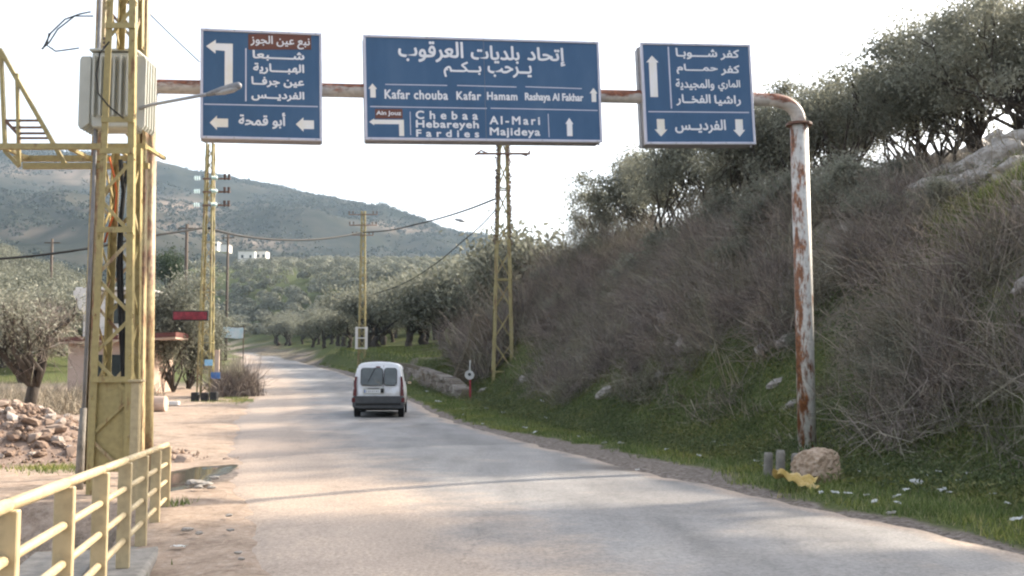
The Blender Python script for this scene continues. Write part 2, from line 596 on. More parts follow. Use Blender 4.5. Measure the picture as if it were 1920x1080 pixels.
def ground_weights(x, y):
    """grass, dust (bare earth of the lay-by) and green pasture weights"""
    d = x - xr(y)
    e = -(d + ROAD_W)
    n = fbm(x * 0.5, y * 0.5, 4)
    n3 = fbm(x * 1.7 + 9, y * 1.7, 3)
    shoulder = 0.02 + 0.35 * n3 + 0.9 * np.exp(-((y - 23) / 5.5) ** 2) * 0.9
    grass = sstep(shoulder, shoulder + 0.5, d) * (1 - sstep(4.2, 7.0, d + 1.3 * n)) * (1 - sstep(58, 64, y))
    grass = np.maximum(grass, sstep(60, 66, y) * sstep(0.4, 1.2, d) * (1 - .4 * sstep(95, 130, y)))
    grass = np.maximum(grass, sstep(58, 70, y) * sstep(0.4, 1.5, e) * .8)
    grass = np.maximum(grass, 0.8 * np.exp(-(((x + 10.8) / 1.6) ** 2 + ((y - 47.5) / 2.2) ** 2)))
    grass = np.maximum(grass, 0.95 * np.exp(-(((x - GP.x) / 1.1) ** 2 + ((y - GP.y) / 1.2) ** 2)) * (d > 3))
    grass = grass * (1 - np.clip(1.3 * np.exp(-((d - .35) / .8) ** 2 - ((y - 18.0) / 1.8) ** 2), 0, 1))
    dust = sstep(-1.3, -0.9, e) * (1 - sstep(52, 66, y)) * (1 - sstep(9, 16, e + 3 * n))
    wet = np.exp(-((x + 4.98) / .85) ** 2 - ((y - 16.7) / 2.4) ** 2) * 1.3
    dust = dust * (1 - np.clip(wet * 1.4 - .35, 0, 1))
    xc = -1.024 - 0.243 * y - 0.28
    dust = dust * (1 - .85 * sstep(-.1, .3, xc - x) * (1 - sstep(12.2, 13.4, y)))
    mud = np.clip(wet, 0, 1) * (e > -.8) + sstep(-0.3, 0.1, d) * (1 - grass) * (1 - sstep(2.4, 3.4, d))
    return grass, dust, mud


g_, d_, m_ = ground_weights(V[:, 0], V[:, 1])
att = me.color_attributes.new('zones', 'FLOAT_COLOR', 'POINT')
cols = np.stack([g_, d_, m_, np.ones_like(g_)], 1).astype(np.float32)
att.data.foreach_set('color', cols.ravel())


def ground_material():
    m, n, l, b = new_mat('ground_mix')
    tc = n.new('ShaderNodeTexCoord')
    at_ = n.new('ShaderNodeVertexColor')
    at_.layer_name = 'zones'
    sp = n.new('ShaderNodeSeparateColor')
    l.new(at_.outputs['Color'], sp.inputs[0])
    nz = n.new('ShaderNodeTexNoise')
    nz.inputs['Scale'].default_value = 1.6
    nz.inputs['Detail'].default_value = 9
    nz.inputs['Roughness'].default_value = 0.7
    l.new(tc.outputs['Object'], nz.inputs['Vector'])
    nf = n.new('ShaderNodeTexNoise')
    nf.inputs['Scale'].default_value = 11
    nf.inputs['Detail'].default_value = 8
    nf.inputs['Roughness'].default_value = 0.75
    l.new(tc.outputs['Object'], nf.inputs['Vector'])
    soil = ramp(n, [(0.3, (0.085, 0.075, 0.05)), (0.5, (0.15, 0.13, 0.1)), (0.7, (0.25, 0.215, 0.175))])
    l.new(nz.outputs['Fac'], soil.inputs[0])
    grass = ramp(n, [(0.35, (0.05, 0.062, 0.022)), (0.52, (0.085, 0.105, 0.035)), (0.66, (0.17, 0.155, 0.085))])
    l.new(nf.outputs['Fac'], grass.inputs[0])
    dust = ramp(n, [(0.3, (0.25, 0.185, 0.14)), (0.5, (0.36, 0.28, 0.22)), (0.68, (0.45, 0.37, 0.305))])
    l.new(nf.outputs['Fac'], dust.inputs[0])
    dv_ = ramp(n, [(0.34, (0.62, 0.6, 0.58)), (0.5, (0.95, 0.95, 0.95)), (0.66, (1.12, 1.1, 1.08))])
    l.new(nz.outputs['Fac'], dv_.inputs[0])
    dm = n.new('ShaderNodeMixRGB')
    dm.blend_type = 'MULTIPLY'
    dm.inputs[0].default_value = 1.0
    l.new(dust.outputs[0], dm.inputs[1])
    l.new(dv_.outputs[0], dm.inputs[2])
    mud = ramp(n, [(0.38, (0.085, 0.072, 0.06)), (0.5, (0.18, 0.152, 0.132)), (0.64, (0.3, 0.262, 0.235))])
    l.new(nf.outputs['Fac'], mud.inputs[0])
    cur = soil.outputs[0]
    for ch, r in (('Blue', mud), ('Green', dm), ('Red', grass)):
        ad = n.new('ShaderNodeMath')
        ad.operation = 'MULTIPLY_ADD'
        l.new(nf.outputs['Fac'], ad.inputs[0])
        ad.inputs[1].default_value = 0.9
        l.new(sp.outputs[ch], ad.inputs[2])
        th = ramp(n, [(0.72, (0, 0, 0)), (1.0, (1, 1, 1))])
        l.new(ad.outputs[0], th.inputs[0])
        mx = n.new('ShaderNodeMix')
        mx.data_type = 'RGBA'
        l.new(th.outputs[0], mx.inputs[0])
        l.new(cur, mx.inputs[6])
        l.new(r.outputs[0], mx.inputs[7])
        cur = mx.outputs[2]
    l.new(cur, b.inputs['Base Color'])
    b.inputs['Roughness'].default_value = 0.95
    b.inputs['Specular IOR Level'].default_value = 0.1
    bp = n.new('ShaderNodeBump')
    bp.inputs['Strength'].default_value = 0.6
    bp.inputs['Distance'].default_value = 0.06
    l.new(nf.outputs['Fac'], bp.inputs['Height'])
    l.new(bp.outputs[0], b.inputs['Normal'])


ground_material()
tag(link('ground', me, 'ground_mix'), kind='structure')

# ------------------------------------------------------------------ road
ry = np.concatenate([np.arange(-20, 60, 0.25), np.arange(60, 400, 1.0)])
NC = 30
us = np.linspace(0, 1, NC + 1)
RX, RY = [], []
edge_r = xr(ry) + 0.22 * fbm(ry * 0.9, ry * 0 + 3, 4) + 0.10 * fbm(ry * 3.1, ry * 0 + 8, 3)
edge_l = xr(ry) - ROAD_W + 0.30 * fbm(ry * 0.6, ry * 0 + 21, 4) + 0.12 * fbm(ry * 2.7, ry * 0 + 31, 3)
RXX = edge_l[:, None] * (1 - us) + edge_r[:, None] * us
RYY = np.repeat(ry[:, None], NC + 1, 1)
RZZ = zr(RYY) + 0.012 + 0.05 * (1 - (2 * us - 1) ** 2)[None, :] + 0.012 * fbm(RXX * 0.35, RYY * 0.35, 3)
RZZ[:, 0] -= 0.07
RZZ[:, -1] -= 0.07
V = np.stack([RXX.ravel(), RYY.ravel(), RZZ.ravel()], 1)
I = np.arange(len(V)).reshape(len(ry), NC + 1)
F = np.stack([I[:-1, :-1].ravel(), I[:-1, 1:].ravel(), I[1:, 1:].ravel(), I[1:, :-1].ravel()], 1)
me = smooth(fast_mesh('road', V, F))
uu = np.repeat(us[None, :], len(ry), 0).ravel()
att = me.color_attributes.new('across', 'FLOAT_COLOR', 'POINT')
att.data.foreach_set('color', np.stack([uu, np.clip(V[:, 1] / 100, 0, 1), np.exp(-((V[:, 0] - 2.2) / 1.15) ** 2 - ((V[:, 1] - 18.3 + .27 * (V[:, 0] - 2.2)) / .85) ** 2), uu * 0 + 1], 1).astype(np.float32).ravel())


def road_material():
    m, n, l, b = new_mat('worn_asphalt')
    tc = n.new('ShaderNodeTexCoord')
    vc = n.new('ShaderNodeVertexColor')
    vc.layer_name = 'across'
    sp = n.new('ShaderNodeSeparateColor')
    l.new(vc.outputs['Color'], sp.inputs[0])
    mp = n.new('ShaderNodeMapping')
    mp.inputs['Rotation'].default_value = (0, 0, math.radians(-16))
    mp.inputs['Scale'].default_value = (1.0, 0.16, 1)
    l.new(tc.outputs['Object'], mp.inputs['Vector'])
    streak = n.new('ShaderNodeTexNoise')
    streak.inputs['Scale'].default_value = 1.3
    streak.inputs['Detail'].default_value = 7
    l.new(mp.outputs[0], streak.inputs['Vector'])
    nz = n.new('ShaderNodeTexNoise')
    nz.inputs['Scale'].default_value = 0.8
    nz.inputs['Detail'].default_value = 10
    nz.inputs['Roughness'].default_value = 0.7
    l.new(tc.outputs['Object'], nz.inputs['Vector'])
    fine = n.new('ShaderNodeTexNoise')
    fine.inputs['Scale'].default_value = 45
    fine.inputs['Detail'].default_value = 4
    l.new(tc.outputs['Object'], fine.inputs['Vector'])
    base = ramp(n, [(0.28, (0.165, 0.158, 0.154)), (0.5, (0.222, 0.213, 0.208)), (0.72, (0.268, 0.257, 0.25))])
    l.new(streak.outputs['Fac'], base.inputs[0])
    # dust from the lay-by over the outer edges
    dust = ramp(n, [(0.3, (0.31, 0.24, 0.19)), (0.7, (0.40, 0.325, 0.265))])
    l.new(fine.outputs['Fac'], dust.inputs[0])
    edge = ramp(n, [(0.0, (1, 1, 1)), (0.12, (0.85, 0.85, 0.85)), (0.30, (0.42, 0.42, 0.42)), (0.52, (0.06, 0.06, 0.06)), (0.9, (0.0, 0, 0)), (0.97, (0.55, 0.55, 0.55)), (1, (0.85, 0.85, 0.85))])
    l.new(sp.outputs['Red'], edge.inputs[0])
    ad = n.new('ShaderNodeMath')
    ad.operation = 'MULTIPLY_ADD'
    l.new(nz.outputs['Fac'], ad.inputs[0])
    ad.inputs[1].default_value = 1.0
    l.new(edge.outputs[0], ad.inputs[2])
    th = ramp(n, [(0.6, (0, 0, 0)), (1.0, (1, 1, 1))])
    l.new(ad.outputs[0], th.inputs[0])
    mx = n.new('ShaderNodeMix')
    mx.data_type = 'RGBA'
    l.new(th.outputs[0], mx.inputs[0])
    l.new(base.outputs[0], mx.inputs[6])
    l.new(dust.outputs[0], mx.inputs[7])
    # cracks and repaired patches
    vo = n.new('ShaderNodeTexVoronoi')
    vo.feature = 'DISTANCE_TO_EDGE'
    vo.inputs['Scale'].default_value = 0.42
    wv = n.new('ShaderNodeTexNoise')
    wv.inputs['Scale'].default_value = 2.2
    wv.inputs['Detail'].default_value = 9
    wv.inputs['Roughness'].default_value = 0.7
    l.new(tc.outputs['Object'], wv.inputs['Vector'])
    va = n.new('ShaderNodeMixRGB')
    va.inputs[0].default_value = 0.45
    l.new(tc.outputs['Object'], va.inputs[1])
    l.new(wv.outputs['Color'], va.inputs[2])
    l.new(va.outputs[0], vo.inputs['Vector'])
    cr = ramp(n, [(0.0, (0.5, 0.5, 0.5)), (0.005, (1, 1, 1))])
    l.new(vo.outputs['Distance'], cr.inputs[0])
    mu = n.new('ShaderNodeMixRGB')
    mu.blend_type = 'MULTIPLY'
    mu.inputs[0].default_value = 0.55
    l.new(mx.outputs[2], mu.inputs[1])
    l.new(cr.outputs[0], mu.inputs[2])
    # repaired patches, wheel tracks and stone chips
    pt = n.new('ShaderNodeTexVoronoi')
    pt.inputs['Scale'].default_value = 0.23
    l.new(va.outputs[0], pt.inputs['Vector'])
    pr_ = ramp(n, [(0.0, (0.80, 0.80, 0.81)), (0.25, (0.80, 0.80, 0.81)), (0.27, (1, 1, 1)), (0.8, (1, 1, 1)), (0.82, (1.09, 1.08, 1.06))])
    sp2 = n.new('ShaderNodeSeparateColor')
    l.new(pt.outputs['Color'], sp2.inputs[0])
    l.new(sp2.outputs['Red'], pr_.inputs[0])
    tr_ = ramp(n, [(0.0, (1, 1, 1)), (0.16, (1, 1, 1)), (0.23, (0.88, 0.88, 0.88)), (0.30, (1, 1, 1)), (0.40, (0.9, 0.9, 0.9)), (0.47, (1, 1, 1)), (0.60, (0.88, 0.88, 0.88)), (0.67, (1, 1, 1)), (0.79, (0.9, 0.9, 0.9)), (0.86, (1, 1, 1))])
    l.new(sp.outputs['Red'], tr_.inputs[0])
    chips = n.new('ShaderNodeTexNoise')
    chips.inputs['Scale'].default_value = 26
    chips.inputs['Roughness'].default_value = 0.8
    chips.inputs['Detail'].default_value = 3
    l.new(tc.outputs['Object'], chips.inputs['Vector'])
    chr_ = ramp(n, [(0.34, (0.68, 0.68, 0.68)), (0.5, (1, 1, 1)), (0.66, (1.28, 1.27, 1.25))])
    l.new(chips.outputs['Fac'], chr_.inputs[0])
    bl_ = ramp(n, [(0.33, (0.84, 0.84, 0.84)), (0.5, (1, 1, 1)), (0.65, (1.08, 1.07, 1.05))])
    l.new(nz.outputs['Fac'], bl_.inputs[0])
    cur = mu.outputs[0]
    for q_ in (pr_, tr_, chr_, bl_):
        m2 = n.new('ShaderNodeMixRGB')
        m2.blend_type = 'MULTIPLY'
        m2.inputs[0].default_value = 1.0
        l.new(cur, m2.inputs[1])
        l.new(q_.outputs[0], m2.inputs[2])
        cur = m2.outputs[0]
    da = n.new('ShaderNodeMath')
    da.operation = 'MULTIPLY_ADD'
    l.new(nz.outputs['Fac'], da.inputs[0])
    da.inputs[1].default_value = 1.6
    l.new(sp.outputs['Blue'], da.inputs[2])
    dr = ramp(n, [(0.0, (0, 0, 0)), (0.54, (0, 0, 0)), (0.76, (1, 1, 1))])
    dsc = n.new('ShaderNodeMath')
    dsc.operation = 'MULTIPLY'
    l.new(da.outputs[0], dsc.inputs[0])
    dsc.inputs[1].default_value = 0.5
    l.new(dsc.outputs[0], dr.inputs[0])
    dmx = n.new('ShaderNodeMix')
    dmx.data_type = 'RGBA'
    l.new(dr.outputs[0], dmx.inputs[0])
    l.new(cur, dmx.inputs[6])
    dmx.inputs[7].default_value = (0.085, 0.07, 0.058, 1)
    l.new(dmx.outputs[2], b.inputs['Base Color'])
    b.inputs['Roughness'].default_value = 0.72
    b.inputs['Specular IOR Level'].default_value = 0.35
    bp = n.new('ShaderNodeBump')
    bp.inputs['Strength'].default_value = 0.35
    bp.inputs['Distance'].default_value = 0.012
    l.new(fine.outputs['Fac'], bp.inputs['Height'])
    l.new(bp.outputs[0], b.inputs['Normal'])


road_material()
tag(link('road', me, 'worn_asphalt'), kind='structure')

# ------------------------------------------------------------------ far hill
SKY_X = np.array([-2500, -900, -300, 0, 150, 280, 380, 520, 680, 760, 900, 1030, 1200, 1600, 2500, 4500])
SKY_Y = np.array([330, 250, 252, 268, 281, 300, 321, 347, 383, 407, 452, 478, 515, 560, 600, 640])


def ridge_z(x):
    px = 960 + FPX * x / 1400.0
    return CAM_H + (700 - np.interp(px, SKY_X, SKY_Y)) / FPX * 1400.0


def hill_z(x, y):
    t = np.clip((y - 430) / 970.0, 0, 1)
    xs_ = x * 1400.0 / np.clip(y, 430, 1400)
    R = ridge_z(xs_)
    base = 30.0
    n = fbm(x * 0.006 + 3, y * 0.006, 5)
    n2 = fbm(x * 0.03 + 31, y * 0.03, 4)
    z = base + (R - base) * (0.25 * t + 0.75 * t ** 1.35) + n * 42 * np.sin(np.pi * np.clip(t, 0, 1)) ** 0.8 + n2 * 6 * sstep(0, .1, t)
    back = np.clip((y - 1400) / 700.0, 0, 1)
    return z * (1 - back) + (-30) * back - 18 * (1 - sstep(430, 520, y))


hx = np.concatenate([np.arange(-2000, -1000, 40), np.arange(-1000, 260, 9), np.arange(260, 2000, 40)])
hy = np.concatenate([np.arange(430, 1420, 11), np.arange(1420, 2150, 60)])
X, Y = np.meshgrid(hx, hy)
Z = hill_z(X, Y)
I = np.arange(X.size).reshape(X.shape)
F = np.stack([I[:-1, :-1].ravel(), I[:-1, 1:].ravel(), I[1:, 1:].ravel(), I[1:, :-1].ravel()], 1)
me = smooth(fast_mesh('hill', np.stack([X.ravel(), Y.ravel(), Z.ravel()], 1), F))
hu = 960 + FPX * X / Y
hv = 700 - (Z - CAM_H) / Y * FPX
bare = np.zeros_like(Z)
for bu, bv, su, sv in ((140, 325, 70, 16), (20, 318, 50, 10), (330, 385, 75, 14), (360, 428, 60, 12), (740, 425, 60, 8), (480, 455, 60, 8), (60, 435, 60, 8)):
    bare = np.maximum(bare, np.exp(-((hu - bu) / su) ** 2 - ((hv - bv - (hu - bu) * .08) / sv) ** 2))
bare *= .45 + .55 * (np.sin(Z * 0.9 + 2 * fbm(X * .01, Y * .01, 2)) > -.2)
att = me.color_attributes.new('bare', 'FLOAT_COLOR', 'POINT')
bb = bare.ravel()
att.data.foreach_set('color', np.stack([bb, bb, bb, bb * 0 + 1], 1).astype(np.float32).ravel())


def hill_material():
    m, n, l, b = new_mat('hillside_scrub')
    tc = n.new('ShaderNodeTexCoord')
    a = n.new('ShaderNodeTexNoise')
    a.inputs['Scale'].default_value = 0.012
    a.inputs['Detail'].default_value = 9
    a.inputs['Roughness'].default_value = 0.65
    l.new(tc.outputs['Object'], a.inputs['Vector'])
    r = ramp(n, [(0.36, (0.015, 0.018, 0.014)), (0.48, (0.03, 0.031, 0.024)), (0.57, (0.048, 0.045, 0.036)), (0.68, (0.1, 0.085, 0.07))])
    l.new(a.outputs['Fac'], r.inputs[0])
    vc = n.new('ShaderNodeVertexColor')
    vc.layer_name = 'bare'
    mx = n.new('ShaderNodeMix')
    mx.data_type = 'RGBA'
    l.new(vc.outputs['Color'], mx.inputs[0])
    l.new(r.outputs[0], mx.inputs[6])
    mx.inputs[7].default_value = (0.21, 0.165, 0.13, 1)
    l.new(mx.outputs[2], b.inputs['Base Color'])
    b.inputs['Roughness'].default_value = 1
    b.inputs['Specular IOR Level'].default_value = 0.0


hill_material()
tag(link('hill', me, 'hillside_scrub'), kind='structure')

# ------------------------------------------------------------------ vegetation builders
def rand_dirs(n, rng):
    v = rng.normal(size=(n, 3))
    return v / np.linalg.norm(v, axis=1)[:, None]


def leaf_quads(cent, size, rng, flat=0.0, ratio=0.42, normal=None):
    """one small rhombic leaf (or leaf spray) at each centre"""
    n = len(cent)
    a = rand_dirs(n, rng)
    a[:, 2] *= (1 - flat)
    a /= np.linalg.norm(a, axis=1)[:, None]
    b = np.cross(a, rand_dirs(n, rng) if normal is None else normal + rand_dirs(n, rng) * .45)
    if normal is not None:
        a = np.cross(b, normal)
        a /= np.linalg.norm(a, axis=1)[:, None]
    b /= np.linalg.norm(b, axis=1)[:, None]
    s = size * rng.uniform(0.6, 1.35, n)[:, None]
    V = np.stack([cent - a * s, cent + b * s * ratio, cent + a * s, cent - b * s * ratio], 1).reshape(-1, 3)
    F = np.arange(n * 4).reshape(n, 4)
    return V, F


def wander(a, b, k, amp, rnd):
    a, b = Vector(a), Vector(b)
    L = (b - a).length
    out = []
    for i in range(k + 1):
        t = i / k
        j = math.sin(math.pi * t) * amp * L
        out.append(a.lerp(b, t) + Vector((rnd.uniform(-j, j), rnd.uniform(-j, j), rnd.uniform(-j, j) * 0.5)))
    return out


def tree_meshes(name, seed, H, R, tr, nclump, nleaf, leaf, trunk_frac=0.3, limbs=6, flatten=0.75, clump_r=0.36, stems=1):
    """trunk mesh and crown mesh; local origin at the foot of the trunk"""
    rnd = random.Random(seed)
    rng = np.random.default_rng(seed)
    m = MB()
    cz = H * (trunk_frac + 1) / 2 + 0.02 * H
    hz = H * (1 - trunk_frac) / 2
    clumps = []
    lobes = [(rnd.uniform(-.45, .45) * R, rnd.uniform(-.45, .45) * R, rnd.uniform(-.35, .4) * hz, rnd.uniform(.45, .75)) for _ in range(6)]
    while len(clumps) < nclump:
        lx, ly, lz, lr = rnd.choice(lobes)
        d = Vector((rnd.gauss(0, 1), rnd.gauss(0, 1), rnd.gauss(0, 1))).normalized() * rnd.uniform(0.55, 1.0)
        p = Vector((lx + d.x * R * lr, ly + d.y * R * lr, cz + lz + d.z * hz * lr * flatten))
        if p.z > H * trunk_frac * 0.75:
            clumps.append(p)
    for s in range(stems):
        fx = rnd.uniform(-.25, .25) * R * (stems > 1)
        fy = rnd.uniform(-.25, .25) * R * (stems > 1)
        top = Vector((fx * 1.6 + rnd.uniform(-.15, .15) * R, fy * 1.6 + rnd.uniform(-.15, .15) * R, H * trunk_frac))
        tp = wander((fx, fy, -0.25), top, 5, 0.09, rnd)
        r0 = tr / (stems ** 0.5)
        m.tube(tp, [r0 * 1.5, r0 * 1.15, r0, r0 * 0.92, r0 * 0.9, r0 * 0.85], 8)
        tips = rnd.sample(clumps, min(limbs, len(clumps)))
        for q in tips:
            lp = wander(top - Vector((0, 0, 0.05 * H)), q, 4, 0.13, rnd)
            m.tube(lp, [r0 * 0.62, r0 * 0.45, r0 * 0.32, r0 * 0.2, r0 * 0.08], 6)
            for _ in range(3):
                q2 = min(clumps, key=lambda c: (c - q).length + rnd.uniform(0, R * 0.7))
                m.tube(wander(lp[rnd.choice((2, 3))], q2, 3, 0.12, rnd), [r0 * 0.24, r0 * 0.17, r0 * 0.1, r0 * 0.04], 5)
    trunk = m.mesh(name + '_trunk', sm=True)
    C = np.array([tuple(c) for c in clumps])
    idx = rng.integers(0, len(C), nleaf)
    sc = rng.uniform(0.6, 1.3, len(C))[idx]
    off = rng.normal(size=(nleaf, 3)) * (clump_r * R * 0.5) * sc[:, None]
    off[:, 2] *= 0.75
    V, F = leaf_quads(C[idx] + off, leaf, rng)
    return trunk, fast_mesh(name + '_crown', V, F)


def plant_tree(name, meshes, loc, rz, s, label, cat, group, leafmat, sz=None):
    t = empty(name, loc, rz)
    t.scale = (s, s, sz or s)
    tag(t, label, cat, group)
    link('trunk', meshes[0], 'bark', t)
    link('crown', meshes[1], leafmat, t)
    return t


def clump_brush(points, normals, lens, per, rng, width=0.011, spread=0.55, lean=None):
    """arching dry twigs growing out of each point"""
    n = len(points) * per
    P = np.repeat(points, per, 0) + rng.normal(size=(n, 3)) * np.array([0.22, 0.22, 0.04])
    N = np.repeat(normals, per, 0)
    L = np.repeat(lens, per) * rng.uniform(0.35, 1.15, n)
    D = N * 0.4 + np.array([0, 0, 0.6]) + rng.normal(size=(n, 3)) * spread
    if lean is not None:
        D = D + lean
    D /= np.linalg.norm(D, axis=1)[:, None]
    bend = rng.normal(size=(n, 3)) * 0.6 + np.array([0, 0, -0.3])
    W = np.cross(D, rand_dirs(n, rng))
    W /= np.linalg.norm(W, axis=1)[:, None]
    w = width * rng.uniform(0.6, 1.6, n)[:, None]
    a = P
    b = P + D * (L * 0.5)[:, None]
    c = b + (D + bend * 0.9) * (L * 0.5)[:, None]
    V = np.stack([a - W * w, a + W * w, b - W * w * .75, b + W * w * .75, c - W * w * .25, c + W * w * .25], 1).reshape(-1, 3)
    k = np.arange(n)[:, None] * 6
    F = np.concatenate([k + np.array([[0, 1, 3, 2]]), k + np.array([[2, 3, 5, 4]])], 0)
    return V, F


def normals_at(x, y):
    h = 0.25
    dx = (ground_z(x + h, y) - ground_z(x - h, y)) / (2 * h)
    dy = (ground_z(x, y + h) - ground_z(x, y - h)) / (2 * h)
    N = np.stack([-dx, -dy, np.ones_like(dx)], 1)
    return N / np.linalg.norm(N, axis=1)[:, None]


def in_view(x, y, lo=-0.52, hi=0.53):
    return (x / np.maximum(y, 0.1) > lo) & (x / np.maximum(y, 0.1) < hi) & (y > 6)


# ------------------------------------------------------------------ the bank: brush, weeds, grass
def bank_samples(n, dlo, dhi, ylo, yhi, rng, power=1.0):
    y = ylo + (yhi - ylo) * rng.random(n) ** power
    d = rng.uniform(dlo, dhi, n)
    x = xr(y) + d
    k = in_view(x, y)
    return x[k], y[k], d[k]


outcrop = [(1755, 262, .9), (1800, 235, .8), (1850, 262, 1.0), (1895, 222, .7), (1880, 288, 1.1), (1822, 300, .8), (1775, 318, .9), (1735, 300, .6),
           (1905, 258, .9), (1745, 345, .7), (1840, 325, .6), (1795, 270, .5), (1865, 205, .5), (1715, 330, .45), (1910, 310, .7), (1770, 225, .5), (1830, 275, .9), (1868, 250, .8), (1915, 205, .8), (1760, 285, .6), (1805, 335, .6), (1900, 330, .5)]
OCP = [(hit(px, py + 8), s) for px, py, s in outcrop]


def near_rock(x, y, f=1.0):
    k_ = np.zeros(len(x), bool)
    for p_, s_ in OCP:
        k_ |= ((x - p_.x) ** 2 + ((y - p_.y) * .8) ** 2) < (s_ * f) ** 2
    return k_


def proj(x, y, z):
    c_, s_ = math.cos(PITCH), math.sin(PITCH)
    dz_ = z - CAM_H
    dep = y * c_ + dz_ * s_
    return 960 + FPX * x / dep, 540 - FPX * (dz_ * c_ - y * s_) / dep


def cleared(x, y, rng):
    u, v = proj(x, y, ground_z(x, y) + .35)
    k_ = (u > 1825) & (v > 335 - (u - 1825) * .1) & (v < 420 - (u - 1825) * .1)
    k_ |= (u > 1700) & (v > 420 - (u - 1700) * .9) & (v > 190) & (v < 350) & (rng.random(len(x)) < .72)
    return k_


rng = np.random.default_rng(5)
x, y, d = bank_samples(5200, 3.6, 14.5, 8, 62, rng, 1.25)
green = np.exp(-(((x - GP.x) / 1.2) ** 2 + ((y - GP.y) / 1.4) ** 2))
keep = (sstep(3.4, 6.0, d + 0.9 * fbm(x * .5, y * .5, 3)) * (1 - .75 * sstep(11, 14, d)) * (1 - 0.9 * green) > rng.random(len(x)) * 0.95) & (fbm(x * 0.45 + 70, y * 0.45, 3) > -0.1)
keep &= ~((y > 53) & (d < 5.2))
keep &= ~near_rock(x, y, .95)
keep &= ~cleared(x, y, rng)
keep &= ~((np.abs(x + 0.43) < 1.1) & (y > 46.5) & (y < 51.5))
x, y, d = x[keep], y[keep], d[keep]
P = np.stack([x, y, ground_z(x, y)], 1)
N = normals_at(x, y)
L = rng.uniform(0.5, 1.1, len(x)) * (0.7 + 0.35 * sstep(4, 7, d))
V, F = clump_brush(P, N, L * .85, 48, rng, 0.0052, 1.1)
# rounder thickets standing out of it
mx_, my_, md = bank_samples(230, 4.6, 12, 10, 60, rng, 1.1)
kk = ~near_rock(mx_, my_, 1.5) & ~cleared(mx_, my_, rng) & ~((np.abs(mx_ + 0.43) < 1.8) & (my_ > 44) & (my_ < 52)) & (np.hypot(mx_ - GP.x, my_ - GP.y) > 1.8) & ~((my_ > 53) & (md < 5.5))
mx_, my_ = mx_[kk], my_[kk]
nb_ = 16
bx_ = np.repeat(mx_, nb_) + rng.normal(size=len(mx_) * nb_) * .38
by_ = np.repeat(my_, nb_) + rng.normal(size=len(mx_) * nb_) * .38
PB = np.stack([bx_, by_, ground_z(bx_, by_)], 1)
LB = np.repeat(rng.uniform(.9, 1.7, len(mx_)), nb_)
V2, F2 = clump_brush(PB, normals_at(bx_, by_), LB, 48, rng, .0054, .75)
V, F = np.concatenate([V, V2]), np.concatenate([F, F2 + len(V)])
tag(link('dry_brush', fast_mesh('dry_brush', V, F), 'dry_twig'), 'tangled grey brown leafless brush covering the roadside bank', 'brush', kind='stuff')

# pale bleached stalks leaning out of the brush
x, y, d = bank_samples(260, 4, 12, 12, 58, rng)
P = np.stack([x, y, ground_z(x, y)], 1)
V, F = clump_brush(P, normals_at(x, y), rng.uniform(0.8, 1.7, len(x)), 9, rng, 0.008, 0.35, lean=np.array([-0.3, 0, 0.1]))
tag(link('dry_grass', fast_mesh('dry_grass', V, F), 'straw'), 'pale straw coloured dead stalks sticking out of the bank brush', 'dry grass', kind='stuff')

# green weeds low on the bank and between the brush
x, y, d = bank_samples(7500, 1.8, 11, 8, 60, rng, 1.2)
keep = ((1 - sstep(4.0, 7.5, d + 1.2 * fbm(x * .5 + 5, y * .5, 3))) * 0.95 + 0.12 + 0.5 * sstep(.05, .35, fbm(x * .33 + 90, y * .33, 3)) > rng.random(len(x)))
x, y = x[keep], y[keep]
per = 34
n = len(x)
C = np.repeat(np.stack([x, y, ground_z(x, y)], 1), per, 0) + rng.normal(size=(n * per, 3)) * np.array([.24, .24, 0])
C[:, 2] = ground_z(C[:, 0], C[:, 1]) + np.abs(rng.normal(size=n * per)) * 0.13 + 0.02
V, F = leaf_quads(C, 0.04, rng, ratio=0.3)
tag(link('weeds', fast_mesh('weeds', V, F), 'weed_leaf'), 'low green weeds spreading over the foot of the bank', 'weeds', kind='stuff')


def blades(x, y, h, w, rng, name, label, mat='grass_blade'):
    n = len(x)
    z = ground_z(x, y)
    a = rng.uniform(0, 2 * np.pi, n)
    dx, dy = np.cos(a) * w, np.sin(a) * w
    hh = h * rng.uniform(0.4, 1.3, n)
    lx, ly = rng.normal(size=n) * hh * 0.45, rng.normal(size=n) * hh * 0.45
    V = np.stack([np.stack([x - dx, y - dy, z - 0.02], 1), np.stack([x + dx, y + dy, z - 0.02], 1), np.stack([x + lx, y + ly, z + hh], 1)], 1).reshape(-1, 3)
    tag(link(name, fast_mesh(name, V, np.arange(n * 3).reshape(n, 3)), mat), label, 'grass', kind='stuff')


x, y, d = bank_samples(230000, 0.1, 7.5, 8, 62, rng, 1.5)
g_, _, _ = ground_weights(x, y)
k = (g_ * (.62 + .8 * fbm(x * .8 + 12, y * .8, 3)) > rng.random(len(x)) * 0.8 + 0.05)
x, y = x[k], y[k]
blades(x, y, 0.105, 0.009, rng, 'grass', 'short green grass on the verge at the foot of the bank')
xg = GP.x + rng.normal(size=7000) * .75
yg = GP.y + rng.normal(size=7000) * .8
blades(xg, yg, 0.3, 0.016, rng, 'grass', 'bright green grass patch high on the bank below the rocks')

